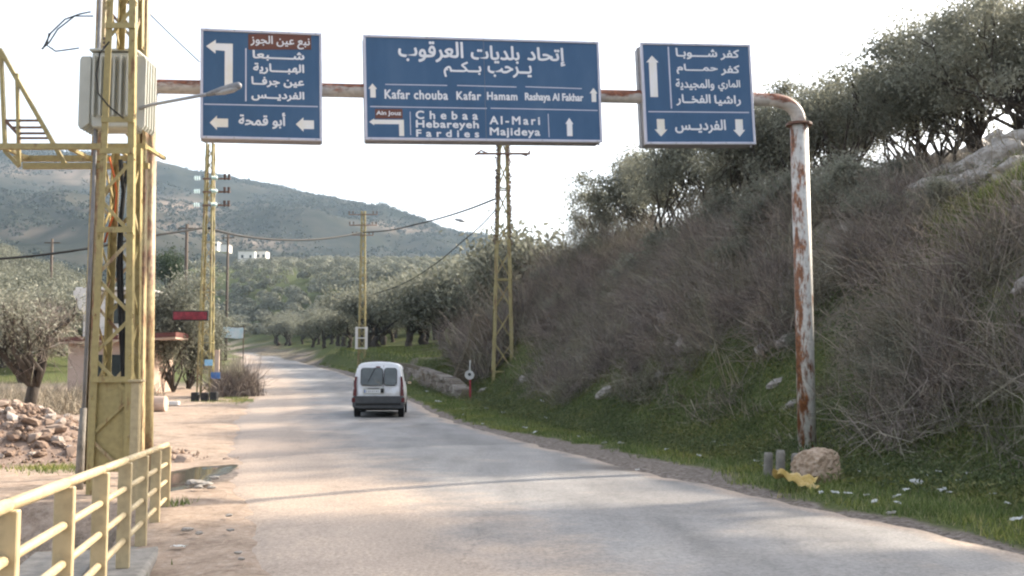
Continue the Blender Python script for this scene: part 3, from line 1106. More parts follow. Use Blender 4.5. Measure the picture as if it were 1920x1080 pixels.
# left-hand grass: by the tower, at the bush on the corner, and beside the rubble
pts = []
for cx, cy, sx, sy, k in ((-10.9, 47.5, 1.3, 1.6, 5000), (-7.7, 18.2, .35, .4, 700), (-4.1, 13.3, .08, .12, 50), (-2.95, 8.6, .03, .3, 25), (-9.3, 18.6, .7, .3, 300)):
    pts.append(np.stack([cx + rng.normal(size=k) * sx, cy + rng.normal(size=k) * sy], 1))
pts = np.concatenate(pts)
k = pts[:, 0] < xr(pts[:, 1]) - ROAD_W - 0.15
pts = pts[k]
blades(pts[:, 0], pts[:, 1], 0.09, 0.010, rng, 'grass', 'tufts of green grass on the dusty side of the road')
# grove pasture beyond the stone wall
k = 40000
y = rng.uniform(62, 105, k)
x = xr(y) + rng.uniform(0.6, 26, k)
kk = (x / y < 0.0) & (x / y > -0.3)
blades(x[kk], y[kk], 0.16, 0.03, rng, 'grass', 'green pasture grass under the olive trees behind the stone wall')


# ------------------------------------------------------------------ rocks
def rock_mesh(name, seed, sub=2, rough=0.3, flat=0.75):
    bm = bmesh.new()
    bmesh.ops.create_icosphere(bm, subdivisions=sub, radius=1)
    rnd = random.Random(seed)
    pl = [(Vector((rnd.gauss(0, 1), rnd.gauss(0, 1), rnd.gauss(0, 1))).normalized(), rnd.uniform(0.6, 0.95)) for _ in range(9)]
    for v in bm.verts:
        for nrm, h in pl:
            k = v.co.dot(nrm)
            if k > h:
                v.co -= nrm * (k - h) * 0.85
        v.co *= 1 + rnd.uniform(-rough, rough) * 0.25
        v.co.z *= flat
    me_ = bpy.data.meshes.new(name)
    bm.to_mesh(me_)
    bm.free()
    return me_


def place_rock(me_, loc, scale, rz, name, mat, parent=None, tilt=(0, 0)):
    o = link(name, me_, mat, parent)
    o.location = loc
    o.scale = scale if hasattr(scale, '__len__') else (scale,) * 3
    o.rotation_euler = (tilt[0], tilt[1], rz)
    return o


ROCKS = [rock_mesh('limestone_rock', 100 + i, 3, 0.45) for i in range(5)]
rnd = random.Random(3)
for p, s in OCP:
    o = place_rock(rnd.choice(ROCKS), p - Vector((0, 0, .02 * s)), (s * rnd.uniform(.65, 1.0), s * .5, s * rnd.uniform(.34, .55)), rnd.uniform(-.5, .5), 'limestone_outcrop', 'limestone', None, (rnd.uniform(-.3, .3), rnd.uniform(-.75, -.2)))
    tag(o, 'pale weathered limestone rock sticking out of the upper bank under the trees', 'rock', 'limestone rocks on the upper bank')
for px, py, s, lab in ((1292, 446, .95, 'long pale rock ledge on the bank below the dark shrubs'),
                       (1018, 722, .32, 'grey slab of stone leaning on the grassy foot of the bank'),
                       (1478, 640, .45, 'pale streaked stone in the bank just beside the rusty post'),
                       (905, 735, .45, 'grey stone at the foot of the tall yellow lattice pole'),
                       (1455, 720, .3, 'grey pitted stone low in the bank beside the rusty post'),
                       (1485, 760, .26, 'tan stone low in the bank behind the rusty post'),
                       (1862, 712, .3, 'small reddish stone high in the brush of the bank')):
    p = hit(px, py)
    o = place_rock(rnd.choice(ROCKS), p, (s * .8, s * .4, s * .45), rnd.uniform(-.3, .6), 'bank_stone', 'limestone' if 'reddish' not in lab else 'tan_rock', None, (0, -.5))
    tag(o, lab, 'stone')
r8 = random.Random(12)
for i in range(26):
    Y_ = 13 + 40 * r8.random()
    dd = r8.uniform(4.2, 9.5)
    X_ = float(xr(Y_)) + dd
    if X_ / Y_ > .5:
        continue
    s_ = r8.uniform(.18, .5)
    o = place_rock(r8.choice(ROCKS), (X_, Y_, gz(X_, Y_) + .12), (s_ * .8, s_ * .6, s_ * .55), r8.uniform(0, 3), 'bank_stone', 'limestone' if i % 3 else 'tan_rock', None, (r8.uniform(-.4, .4), -.5))
    tag(o, 'weathered stone showing between the brush on the bank face', 'stone', 'stones scattered over the bank face')
# bare rock faces of the cutting
p = at(872, 690, 55.5)
b = MB()
sl = [(-.95, 0), (.1, -.1), (1.05, .2), (1.35, 2.2), (1.15, 3.9), (.45, 4.0), (.0, 2.2), (-.5, 1.0)]
b.prism(sl, -.5, 1.3)
o = b.build('rock_face', 'brown_rock', bevel=0.12)
o.location = (p.x, p.y, gz(p.x, 55.5) - .4 if gz(p.x, 55.5) < 2 else 0.6)
tag(o, 'leaning brown rock slab where the bank ends behind the van', 'rock')
# boulder, yellow rag and concrete stubs at the right post
bp_ = Vector((5.46, 18.75, gz(5.46, 18.75)))
p = hit(1540, 905)
o = place_rock(rock_mesh('boulder', 77, 4, 0.25, .8), p + Vector((0, .15, .2)), (.44, .36, .36), .4, 'boulder', 'tan_rock')
tag(o, 'tan pitted boulder lying against the foot of the rusty post', 'boulder')
o = place_rock(rock_mesh('small_boulder', 79, 3, 0.25, .8), hit(1568, 896) + Vector((0, .1, .06)), (.17, .15, .14), .4, 'boulder', 'tan_rock')
tag(o, 'small brown stone tucked against the tan boulder', 'boulder')
p = hit(1492, 920)
gn = 14
V, F = [], []
for i in range(gn):
    for j in range(gn):
        u, v = i / (gn - 1), j / (gn - 1)
        V.append(((u - .5) * .66 + .05 * math.sin(9 * v), (v - .5) * .42, .03 + .20 * (1 - u) ** 2 * (0.5 + .5 * math.sin(5 * v + 1)) + .06 * abs(math.sin(11 * u + 3 * v)) + .03 * math.sin(17 * v)))
for i in range(gn - 1):
    for j in range(gn - 1):
        F.append((i * gn + j, (i + 1) * gn + j, (i + 1) * gn + j + 1, i * gn + j + 1))
me = smooth(fast_mesh('yellow_rag', np.array(V), np.array(F)))
o = link('plastic_sack', me, 'yellow_rag')
o.location = p + Vector((0, .05, .06))
o.scale = (.85, 1, 1.1)
o.rotation_euler = (.35, .1, -.15)
tag(o, 'crumpled yellow plastic sack lying on grass before the tan boulder', 'sack')
for i, (px, py, h) in enumerate(((1440, 893, .36), (1463, 896, .42), (1491, 893, .34))):
    p = hit(px, py)
    m = MB()
    m.tube([(0, 0, -.1), (0, 0, h * .9), (0, 0, h)], [.075, .07, .055], 10)
    o = m.build('concrete_stub', 'concrete', sm=False)
    o.location = p
    o.rotation_euler = (rnd.uniform(-.08, .08), rnd.uniform(-.08, .08), 0)
    tag(o, ['grey concrete stub farthest from the rusty post', 'tallest grey concrete stub, middle one of three', 'grey concrete stub right beside the rusty post'][i], 'stub', 'concrete stubs beside the post')

# litter on the verge
SCRAPS = []
for s in range(4):
    bm = bmesh.new()
    bmesh.ops.create_grid(bm, x_segments=5, y_segments=5, size=0.5)
    r2 = random.Random(s + 40)
    for v in bm.verts:
        v.co.z = r2.uniform(0, .45)
        v.co.x += r2.uniform(-.08, .08)
        v.co.y += r2.uniform(-.08, .08)
    bmesh.ops.solidify(bm, geom=bm.faces[:], thickness=0.02)
    me_ = bpy.data.meshes.new('scrap')
    bm.to_mesh(me_)
    bm.free()
    SCRAPS.append(me_)
litter = [(800, 737, .2), (822, 757, .28), (945, 779, .22), (1018, 758, .3), (1026, 790, .22), (912, 770, .16), (984, 808, .16), (1003, 817, .18), (1133, 838, .14), (1165, 838, .14),
          (1421, 874, .16), (1438, 882, .14), (1590, 938, .11), (1566, 936, .13), (1625, 941, .08), (1640, 953, .1), (1683, 957, .12), (1683, 943, .11), (1720, 916, .17), (1733, 901, .13),
          (1768, 930, .12), (1818, 898, .11), (1846, 895, .09), (1700, 931, .1), (1908, 990, .15), (1672, 976, .12), (1607, 893, .14), (1352, 845, .2), (1338, 838, .16), (1664, 880, .1),
          (1780, 935, .09), (1862, 940, .1), (1890, 958, .08), (1540, 935, .09), (1310, 862, .1), (1250, 850, .1), (1195, 890, .08), (905, 800, .1), (868, 782, .1), (1085, 825, .1), (1760, 895, .1), (1795, 912, .1)]
for i, (px, py, s) in enumerate(litter):
    p = hit(px, py)
    o = link('litter_scrap', SCRAPS[i % 4], 'white_scrap')
    o.location = p + Vector((0, 0, .07))
    o.scale = (s * .85, s * .65, s * .6)
    o.rotation_euler = (rnd.uniform(-.3, .3), rnd.uniform(-.3, .3), rnd.uniform(0, 6))
    tag(o, 'small white scrap of litter on the green verge below the bank', 'litter', 'white litter scraps on the verge')

# ------------------------------------------------------------------ trees on the bank
EV = [tree_meshes('evergreen', 200 + i, 3.3, 1.75, 0.085, 42, 13500, 0.043, trunk_frac=0.13, limbs=8, flatten=.95, stems=2 + i % 2, clump_r=0.27) for i in range(3)]


def on_bank(px, dd):
    ys_ = np.linspace(12, 75, 400)
    xs_ = (px - 960) / FPX * ys_
    k_ = np.argmin(np.abs(xs_ - xr(ys_) - dd))
    return xs_[k_], ys_[k_], gz(xs_[k_], ys_[k_])


bank_trees = [(1140, 11.0, 1.6), (1205, 12.2, 1.95), (1280, 11.2, 1.75), (1345, 12.2, 1.8), (1400, 11.4, 1.6), (1452, 12.0, 1.5), (1512, 12.5, 1.45), (1570, 13.5, 1.5), (1640, 13.4, 1.45),
              (1722, 14, 1.6), (1792, 13.4, 1.3), (1850, 14.5, 1.55), (1920, 13.2, 1.45), (1985, 14, 1.3)]
for i, (px, dd, s) in enumerate(bank_trees):
    X_, Y_, Z_ = on_bank(px, dd)
    lab = {0: 'lowest dark evergreen tree at the far end of the bank top',
           12: 'tall evergreen tree at the picture edge above the limestone rocks'}.get(i, 'dark evergreen tree on the bank top, %s from the far end of the row' % ['first', 'second', 'third', 'fourth', 'fifth', 'sixth', 'seventh', 'eighth', 'ninth', 'tenth', 'eleventh', 'twelfth', 'thirteenth', 'fourteenth'][i])
    plant_tree('evergreen_tree', EV[i % 3], (X_, Y_, Z_ - .1), rnd.uniform(0, 6.28), s, lab, 'tree', 'evergreen trees on top of the bank', 'evergreen_leaf', s * rnd.uniform(.92, 1.08))
# out of frame the row goes on towards the viewer
for (X_, Y_, s) in ((13.4, 19.9, 2.0), (12.4, 18.6, 1.6), (15.5, 16.5, 1.3), (18, 12, 1.1), (20, 5, 1.2), (23, -3, 1.2)):
    plant_tree('evergreen_tree', EV[1], (X_, Y_, gz(X_, Y_) - .1), rnd.uniform(0, 6), s, 'bushy dark evergreen tree in the row along the top of the bank', 'tree', 'evergreen trees on top of the bank', 'evergreen_leaf')

SHRUB = [tree_meshes('shrub', 300 + i, 1.5, .85, 0.05, 26, 4200, 0.05, trunk_frac=0.08, limbs=6, stems=3, clump_r=.42) for i in range(2)]
for i, (px, dd, s) in enumerate([(1120, 9.5, 1.2), (1190, 8.8, 1.0), (1260, 9.5, 1.3), (1350, 9.6, 1.3), (1425, 8.6, 1.0), (1490, 9.4, 1.25), (1560, 9.8, 1.35), (1610, 9.2, 1.1), (1655, 10.2, 1.0), (1080, 9.0, 1.1),
                                 (1040, 8.0, 1.2), (1000, 8.2, 1.2), (1690, 11.3, .9), (1450, 10.4, 1.2), (1385, 7.6, .8)]):
    near_to = ['below the first tree of the row', 'below the gap after the second tree', 'under the square up arrow sign', 'under the up arrow sign, nearer the post', 'just left of the bend of the rusty pipe', 'directly behind the rusty post', 'just right of the rusty post', 'second to the right of the rusty post', 'at the far side of the limestone rocks', 'at the end of the bank near the sky', 'behind the tall lattice pole, on the right', 'closest behind the tall lattice pole', 'touching the limestone rocks', 'high up behind the rusty post', 'lowest on the bank, by itself'][i]
    X_, Y_, Z_ = on_bank(px, dd)
    plant_tree('evergreen_shrub', SHRUB[i % 2], (X_, Y_, Z_ - .05), rnd.uniform(0, 6.28), s, 'rounded dark green shrub ' + near_to, 'shrub', 'evergreen shrubs on the bank', 'evergreen_leaf')

r6 = random.Random(64)
for i in range(70):
    Y_ = 11 + 48 * r6.random() ** 1.1
    dd = r6.uniform(4.8, 11)
    X_ = float(xr(Y_)) + dd
    if X_ / Y_ > .52 or cleared(np.array([X_]), np.array([Y_]), rng)[0] or near_rock(np.array([X_]), np.array([Y_]), 1.2)[0] or (Y_ > 44 and dd < 6.5):
        continue
    s = r6.uniform(.35, .85)
    plant_tree('scrub_bush', SHRUB[i % 2], (X_, Y_, gz(X_, Y_) - .05), r6.uniform(0, 6.28), s, 'small olive green bush growing among the dry brush of the bank', 'bush', 'small bushes in the dry brush', 'weed_leaf')

# ------------------------------------------------------------------ olive groves
OL = [tree_meshes('olive', 400 + i, 4.7, 3.0, 0.24, 56, 6500, 0.14, trunk_frac=0.27, limbs=6, clump_r=.36) for i in range(4)]
spots = []
r2 = random.Random(21)
yy = 64.0
while yy < 235:
    st = 6.2 + (yy - 64) * 0.012
    xx = -0.56 * yy
    while xx < 0.075 * yy:
        X_, Y_ = xx + r2.uniform(-1.7, 1.7), yy + r2.uniform(-1.7, 1.7)
        dd = X_ - float(xr(Y_))
        if (dd > (5.5 if Y_ < 90 else 3.2) or dd < -ROAD_W - (5 if Y_ < 90 else 3)) and not (Y_ < 95 and dd < -ROAD_W - 25) and not (Y_ < 84 and -26 < X_ < -8 and dd < 0):
            spots.append((X_, Y_, dd))
        xx += st
    yy += st * 0.9
spots.sort(key=lambda s: s[1])
front = sorted([q for q in spots[:290] if q[2] > 0 and q[1] < 92 and -.32 < q[0] / q[1] < -.03], key=lambda q: -q[0] / q[1])[:12]
ORD = ['first', 'second', 'third', 'fourth', 'fifth', 'sixth', 'seventh', 'eighth', 'ninth', 'tenth', 'eleventh', 'twelfth']
for i, (X_, Y_, dd) in enumerate(spots[:290]):
    s = r2.uniform(.78, 1.18) * (1.38 if Y_ < 112 and dd > 0 else 1.12)
    lab, grp = (('grey green olive tree in the grove beyond the stone wall', 'olive trees beyond the stone wall') if dd > 0
                else ('grey green olive tree on the slope across the road from the stone wall', 'olive trees on the far side of the road'))
    if (X_, Y_, dd) in front:
        lab = 'olive tree with dark trunk near the stone wall, %s leftward from the tall lattice pole' % ORD[front.index((X_, Y_, dd))]
    plant_tree('olive_tree', OL[i % 4], (X_, Y_, gz(X_, Y_) - .05), r2.uniform(0, 6.28), s, lab, 'olive tree', grp, 'olive_leaf', s * r2.uniform(.85, 1.05))
# the far grove reads as one mass
rng = np.random.default_rng(9)
cx, cy = [], []
n = 1250
cy = rng.uniform(spots[289][1] if len(spots) > 290 else 225, 430, n)
cx = rng.uniform(-0.56, 0.1, n) * cy
dd = cx - xr(cy)
u_ = 960 + FPX * cx / cy
k = ((dd > 6) | (dd < -ROAD_W - 6)) & ~((cy > 380) & (u_ > 390) & (u_ < 525))
cx, cy = cx[k], cy[k]
cz = ground_z(cx, cy)
per = 210
n = len(cx)
sz_ = np.repeat(rng.uniform(.8, 1.3, n), per)[:, None]
dv = rand_dirs(n * per, rng)
dv[:, 2] = np.abs(dv[:, 2]) * 1.1 - .25
bump_ = 1 + .25 * fbm(np.repeat(cx, per) + dv[:, 0] * 2.2, np.repeat(cy, per) + dv[:, 1] * 2.2 + dv[:, 2] * 1.7, 2)[:, None]
C = np.repeat(np.stack([cx, cy, cz + 2.0], 1), per, 0) + dv * sz_ * bump_ * np.array([2.3, 2.3, 2.0])
V, F = leaf_quads(C, 0.34, rng, ratio=.65, normal=dv)
tag(link('distant_olive_grove', fast_mesh('distant_olive_grove', V, F), 'olive_leaf'), 'distant grey green olive grove climbing towards the white houses', 'grove', kind='stuff')

# scrub over the far hill
n = 22000
hx_ = rng.uniform(-1, 0.12, n)
hy_ = 440 + 960 * rng.random(n) ** .9
hx_ = hx_ * 0.56 * hy_
dens = fbm(hx_ * 0.012 + 50, hy_ * 0.012, 4)
k = dens + 0.25 > rng.random(n) * .55 - .1
hx_, hy_ = hx_[k], hy_[k]
hz_ = hill_z(hx_, hy_)
n = len(hx_)
per = 12
s = rng.uniform(0.7, 2.1, n) * (1 + 1.1 * (rng.random(n) > .95))
C = np.repeat(np.stack([hx_, hy_, hz_ + s * .6], 1), per, 0) + rng.normal(size=(n * per, 3)) * np.repeat(s, per)[:, None] * np.array([.75, .75, .55])
V, F = leaf_quads(C, 0.95, rng, ratio=.7)
tag(link('hill_scrub', fast_mesh('hill_scrub', V, F), 'far_shrub'), 'dark dotted scrub and small trees over the distant hill', 'scrub', kind='stuff')

# ------------------------------------------------------------------ lettering
_tab = {}
for cp in range(0xFE70, 0xFEFD):
    dcm = unicodedata.decomposition(chr(cp)).split()
    if len(dcm) == 2:
        _tab.setdefault(chr(int(dcm[1], 16)), {})[dcm[0].strip('<>')] = chr(cp)


def shape_arabic(s):
    out = []
    for w in s.split(' '):
        g = []
        dual = lambda u: u == '\u0640' or 'initial' in _tab.get(u, {})
        joins = lambda u: u == '\u0640' or 'final' in _tab.get(u, {})
        for k, u in enumerate(w):
            pv = k > 0 and dual(w[k - 1]) and joins(u)
            nx_ = k < len(w) - 1 and dual(u) and joins(w[k + 1])
            if u == '\u0640':
                g.append(u)
                continue
            f = 'medial' if pv and nx_ else 'final' if pv else 'initial' if nx_ else 'isolated'
            g.append(_tab.get(u, {}).get(f, u))
        out.append(''.join(reversed(g)))
    return ' '.join(reversed(out))


def text_mesh(s, x0, z0, x1, z1, bold, spacing=1.0):
    """flat letters filling the box in the local x,z plane, facing -y; overlapping strokes are layered"""
    cu = bpy.data.curves.new('lettering', 'FONT')
    arab = any(ord(c) > 0x600 for c in s)
    cu.body = shape_arabic(s) if arab else s
    cu.resolution_u = 3
    cu.space_character = spacing
    to = bpy.data.objects.new('lettering', cu)
    COL.objects.link(to)
    bpy.context.view_layer.update()
    dg = bpy.context.evaluated_depsgraph_get()
    tm = bpy.data.meshes.new_from_object(to.evaluated_get(dg))
    bpy.data.objects.remove(to)
    nV = len(tm.vertices)
    co = np.empty(nV * 3)
    tm.vertices.foreach_get('co', co)
    co = co.reshape(-1, 3)
    faces = [tuple(p.vertices) for p in tm.polygons]
    par = list(range(nV))

    def find(a):
        while par[a] != a:
            par[a] = par[par[a]]
            a = par[a]
        return a
    for f in faces:
        for q in f[1:]:
            par[find(f[0])] = find(q)
    roots = np.array([find(i) for i in range(nV)])
    ur = {r: co[roots == r, 0].min() for r in set(roots)}
    order = {r: i for i, r in enumerate(sorted(ur, key=lambda k: ur[k]))}
    layer = np.array([order[r] % 4 for r in roots])
    lo, hi = co.min(0), co.max(0)
    sx, sz = (x1 - x0 - 2 * bold) / (hi[0] - lo[0]), (z1 - z0 - 2 * bold) / (hi[1] - lo[1])
    bx, bz = x0 + bold + (co[:, 0] - lo[0]) * sx, z0 + bold + (co[:, 1] - lo[1]) * sz
    m = MB()
    shifts = [(0, 0), (1, 0), (-1, 0), (0, 1), (0, -1), (.7, .7), (-.7, .7), (.7, -.7), (-.7, -.7)] if bold else [(0, 0)]
    for k, (ox, oz) in enumerate(shifts):
        yy_ = -(0.0012 + (k * 4 + layer) * 0.00012)
        m.add(np.stack([bx + ox * bold, yy_, bz + oz * bold], 1).tolist(), faces)
    me_ = bpy.data.meshes.new('lettering')
    me_.from_pydata(m.v, [], m.f)
    bpy.data.meshes.remove(tm)
    bpy.data.curves.remove(cu)
    return me_


# ------------------------------------------------------------------ gantry and its three signs
GA = Vector(((375 - 960) / FPX * 17.2, 17.2, 0))
GB = Vector(((1414 - 960) / FPX * 19.0, 19.0, 0))
GD = (GB - GA).normalized()
GN = Vector((GD.y, -GD.x, 0))            # towards the viewer


def on_plane(px, py, off):
    """measured image point on the vertical plane off metres in front of the gantry line"""
    d = ray(px, py)
    o = Vector((0, 0, CAM_H))
    q = GA + GN * off
    t = (q - o).dot(GN) / d.dot(GN)
    return o + d * t


base_r = on_plane(1514, 868, 0)
base_r.z = gz(base_r.x, base_r.y)
gan = empty('sign_gantry', base_r)
tag(gan, 'rusty white pipe gantry spanning the road and carrying the blue signs', 'gantry')
L0 = lambda p: p - base_r
m = MB()
ztop = on_plane(1507, 236, 0).z
m.tube([L0(base_r) + Vector((0, 0, -.3)), L0(Vector((base_r.x, base_r.y, base_r.z + 2.9))), L0(Vector((base_r.x - .02, base_r.y, ztop)))], .162, 20)
m.build('post', 'post_paint', gan, sm=True)
m = MB()
m.tube([L0(Vector((base_r.x - .02, base_r.y, ztop))), L0(Vector((base_r.x - .02, base_r.y, ztop + .045)))], .235, 20)
m.build('flange', 'rust_metal', gan, bevel=.006)
pr = on_plane(1440, 187, 0)
pl_ = on_plane(286, 162, 0)
bl = on_plane(262, 840, 0)
bl.z = gz(bl.x, bl.y)
m = MB()
zr_, zl_ = pr.z, pl_.z
m.tube([L0(pl_ + (pl_ - pr) * .001), L0(pl_.lerp(pr, .33)), L0(pl_.lerp(pr, .66)), L0(pr)], .118, 16, caps=False)
m.build('crossbar', 'pipe_paint', gan, sm=True)
m = MB()
top = Vector((base_r.x - .02, base_r.y, ztop + .04))
dirx = (pr - pl_).normalized()
ctrl = []
corner = Vector((top.x, top.y, pr.z + dirx.z * (Vector((top.x, top.y, 0)) - Vector((pr.x, pr.y, 0))).length))
a0 = pr
for k in range(11):
    t = k / 10
    ctrl.append(L0(a0 * (1 - t) ** 2 + corner * 2 * t * (1 - t) + top * t * t))
m.tube(ctrl, [.118 + .012 * k / 10 for k in range(11)], 16)
m.build('elbow', 'pipe_paint', gan, sm=True)
# left end: elbow and post down behind the transformer tower
m = MB()
topl = Vector((bl.x, bl.y, pl_.z - .55))
corner = Vector((bl.x, bl.y, pl_.z + .02))
m.tube([L0(pl_ * (1 - t) ** 2 + corner * 2 * t * (1 - t) + topl * t * t) for t in [k / 10 for k in range(11)]], .118, 16)
m.build('elbow', 'pipe_paint', gan, sm=True)
m = MB()
m.tube([L0(bl + Vector((.1, 0, -.3))), L0(topl)], .122, 16)
m.build('post', 'rust_column', gan, sm=True)


def make_sign(label, px_corners, zoom_corners, depth, items, box_in=0.018):
    """px_corners TL,TR,BR,BL in the photograph; items are laid out in zoom coordinates of the same corners"""
    TL, TR, BR, BL = (on_plane(*c, .21) for c in px_corners)
    c = (TL + TR + BR + BL) / 4
    ux = ((TR + BR) / 2 - (TL + BL) / 2)
    W = ux.length
    H = (((TL + TR) / 2 - (BL + BR) / 2).length)
    ux.normalize()
    uy = -GN
    uz = ux.cross(uy).normalized()
    uy = uz.cross(ux)
    t = empty('road_sign', c - uz * (H / 2))
    t.matrix_world = Matrix(((ux.x, uy.x, uz.x, t.location.x), (ux.y, uy.y, uz.y, t.location.y), (ux.z, uy.z, uz.z, t.location.z), (0, 0, 0, 1)))
    tag(t, label, 'road sign')
    zTL, zTR, zBR, zBL = (Vector(q) for q in zoom_corners)

    def uv(x, y):
        u = (x - (zTL.x + zBL.x) / 2) / ((zTR.x + zBR.x) / 2 - (zTL.x + zBL.x) / 2)
        for _ in range(3):
            ty = zTL.y + (zTR.y - zTL.y) * u
            by = zBL.y + (zBR.y - zBL.y) * u
            v = (y - ty) / (by - ty)
            lx = zTL.x + (zBL.x - zTL.x) * v
            rx = zTR.x + (zBR.x - zTR.x) * v
            u = (x - lx) / (rx - lx)
        return ((u - .5) * W, (1 - v) * H)
    fw = .042
    MB().box((0, .016, H / 2), (W - .02, .02, H - .02)).build('panel', 'sign_blue', t)
    for nm, cx_, cz_, sx_, sz_ in (('frame', 0, H - fw / 2, W, fw), ('frame', 0, fw / 2, W, fw), ('frame', -W / 2 + fw / 2, H / 2, fw, H - 2 * fw), ('frame', W / 2 - fw / 2, H / 2, fw, H - 2 * fw)):
        MB().box((cx_, .012, cz_), (sx_, .05, sz_)).build(nm, 'sign_frame', t, bevel=.006)
    bi = box_in
    if W > 2.5:
        MB().prism([(-.003, fw), (.003, fw), (.003, H - fw), (-.003, H - fw)], .0045, .01).build('sheet_joint', 'sign_box', t)
    for kx in range(5):
        for kz in (fw * .5, H - fw * .5):
            MB().tube([(-W / 2 + .1 + kx * (W - .2) / 4, -.018, kz), (-W / 2 + .1 + kx * (W - .2) / 4, -.011, kz)], .012, 6).build('bolt', 'galvanised', t)
    hb = MB()
    hb.box((0, .04 + depth / 2, H / 2 - .01), (W - 2 * bi, depth, H - 2 * bi))
    hb.build('housing', 'sign_box', t, bevel=.012)
    rim = MB()
    for k in range(3):
        xk = -W / 2 + bi - .006 if k == 0 else (W / 2 - bi + .006 if k == 1 else 0)
        rim.box((xk, .04 + depth * .5, H / 2 - .02), (.03, depth * .12, H - 2 * bi + .01)) if k < 2 else None
    rim.build('housing_strap', 'galvanised', t)
    y = .006
    for it in items:
        if it[0] == 'text':
            _, s, zx0, zy0, zx1, zy1, bold, *sp = it
            cxm, cym = (zx0 + zx1) / 2, (zy0 + zy1) / 2
            cc = uv(cxm, cym)
            w = abs(uv(zx1, cym)[0] - uv(zx0, cym)[0])
            h = abs(uv(cxm, zy0)[1] - uv(cxm, zy1)[1])
            me_ = text_mesh(s, cc[0] - w / 2, cc[1] - h / 2, cc[0] + w / 2, cc[1] + h / 2, bold, sp[0] if sp else 1.0)
            o = link('lettering', me_, 'sign_white', t)
            o.location.y = y - (.008 if len(sp) > 1 else .002)
        elif it[0] == 'poly':
            _, nm, mat, pts = it
            MB().prism([uv(*q) for q in pts], y - .0018, y + .004).build(nm, mat, t)
        elif it[0] == 'rect':
            _, nm, mat, zx0, zy0, zx1, zy1 = it
            MB().prism([uv(zx0, zy0), uv(zx1, zy0), uv(zx1, zy1), uv(zx0, zy1)], y - .004, y + .004).build(nm, mat, t)
        elif it[0] == 'line':
            _, zx0, zy0, zx1, zy1, w = it
            a, b_ = uv(zx0, zy0), uv(zx1, zy1)
            hw = w / 2
            if abs(zx1 - zx0) > abs(zy1 - zy0):
                pts = [(a[0], a[1] + hw), (b_[0], b_[1] + hw), (b_[0], b_[1] - hw), (a[0], a[1] - hw)]
            else:
                pts = [(a[0] - hw, a[1]), (a[0] + hw, a[1]), (b_[0] + hw, b_[1]), (b_[0] - hw, b_[1])]
            MB().prism(pts, y - .0012, y + .004).build('dividing_line', 'sign_frame', t)
    return t


K = '\u0640'
make_sign('square blue road sign with a left turn arrow and a brown panel at its top', [(375, 53), (605, 62), (603, 265), (376, 259)], [(62, 92), (1018, 128), (1006, 945), (62, 912)], .34, [
    ('rect', 'name_plate', 'sign_brown', 432, 135, 930, 252),
    ('text', 'نبع عين الجوز', 450, 152, 920, 246, .004, 1.0, 1),
    ('text', 'ش' + K * 5 + 'بعا', 465, 262, 875, 340, .007),
    ('text', 'الهب' + K * 4 + 'ارية', 470, 358, 872, 442, .007),
    ('text', 'عين جرف' + K * 2 + 'ا', 455, 460, 870, 540, .007),
    ('text', 'الفردي' + K * 3 + 'س', 455, 565, 870, 642, .007),
    ('text', 'أبو قمحة', 355, 722, 720, 846, .007),
    ('line', 414, 242, 412, 640, .022), ('line', 92, 658, 975, 684, .018),
    ('poly', 'arrow', 'sign_cream', [(105, 226), (180, 178), (180, 205), (312, 208), (310, 545), (248, 545), (250, 262), (178, 256), (178, 282)]),
    ('poly', 'arrow', 'sign_cream', [(135, 796), (190, 744), (190, 766), (275, 768), (275, 832), (190, 830), (190, 852)]),
    ('poly', 'arrow', 'sign_cream', [(800, 815), (860, 764), (860, 786), (942, 788), (942, 853), (860, 851), (860, 872)]),
])
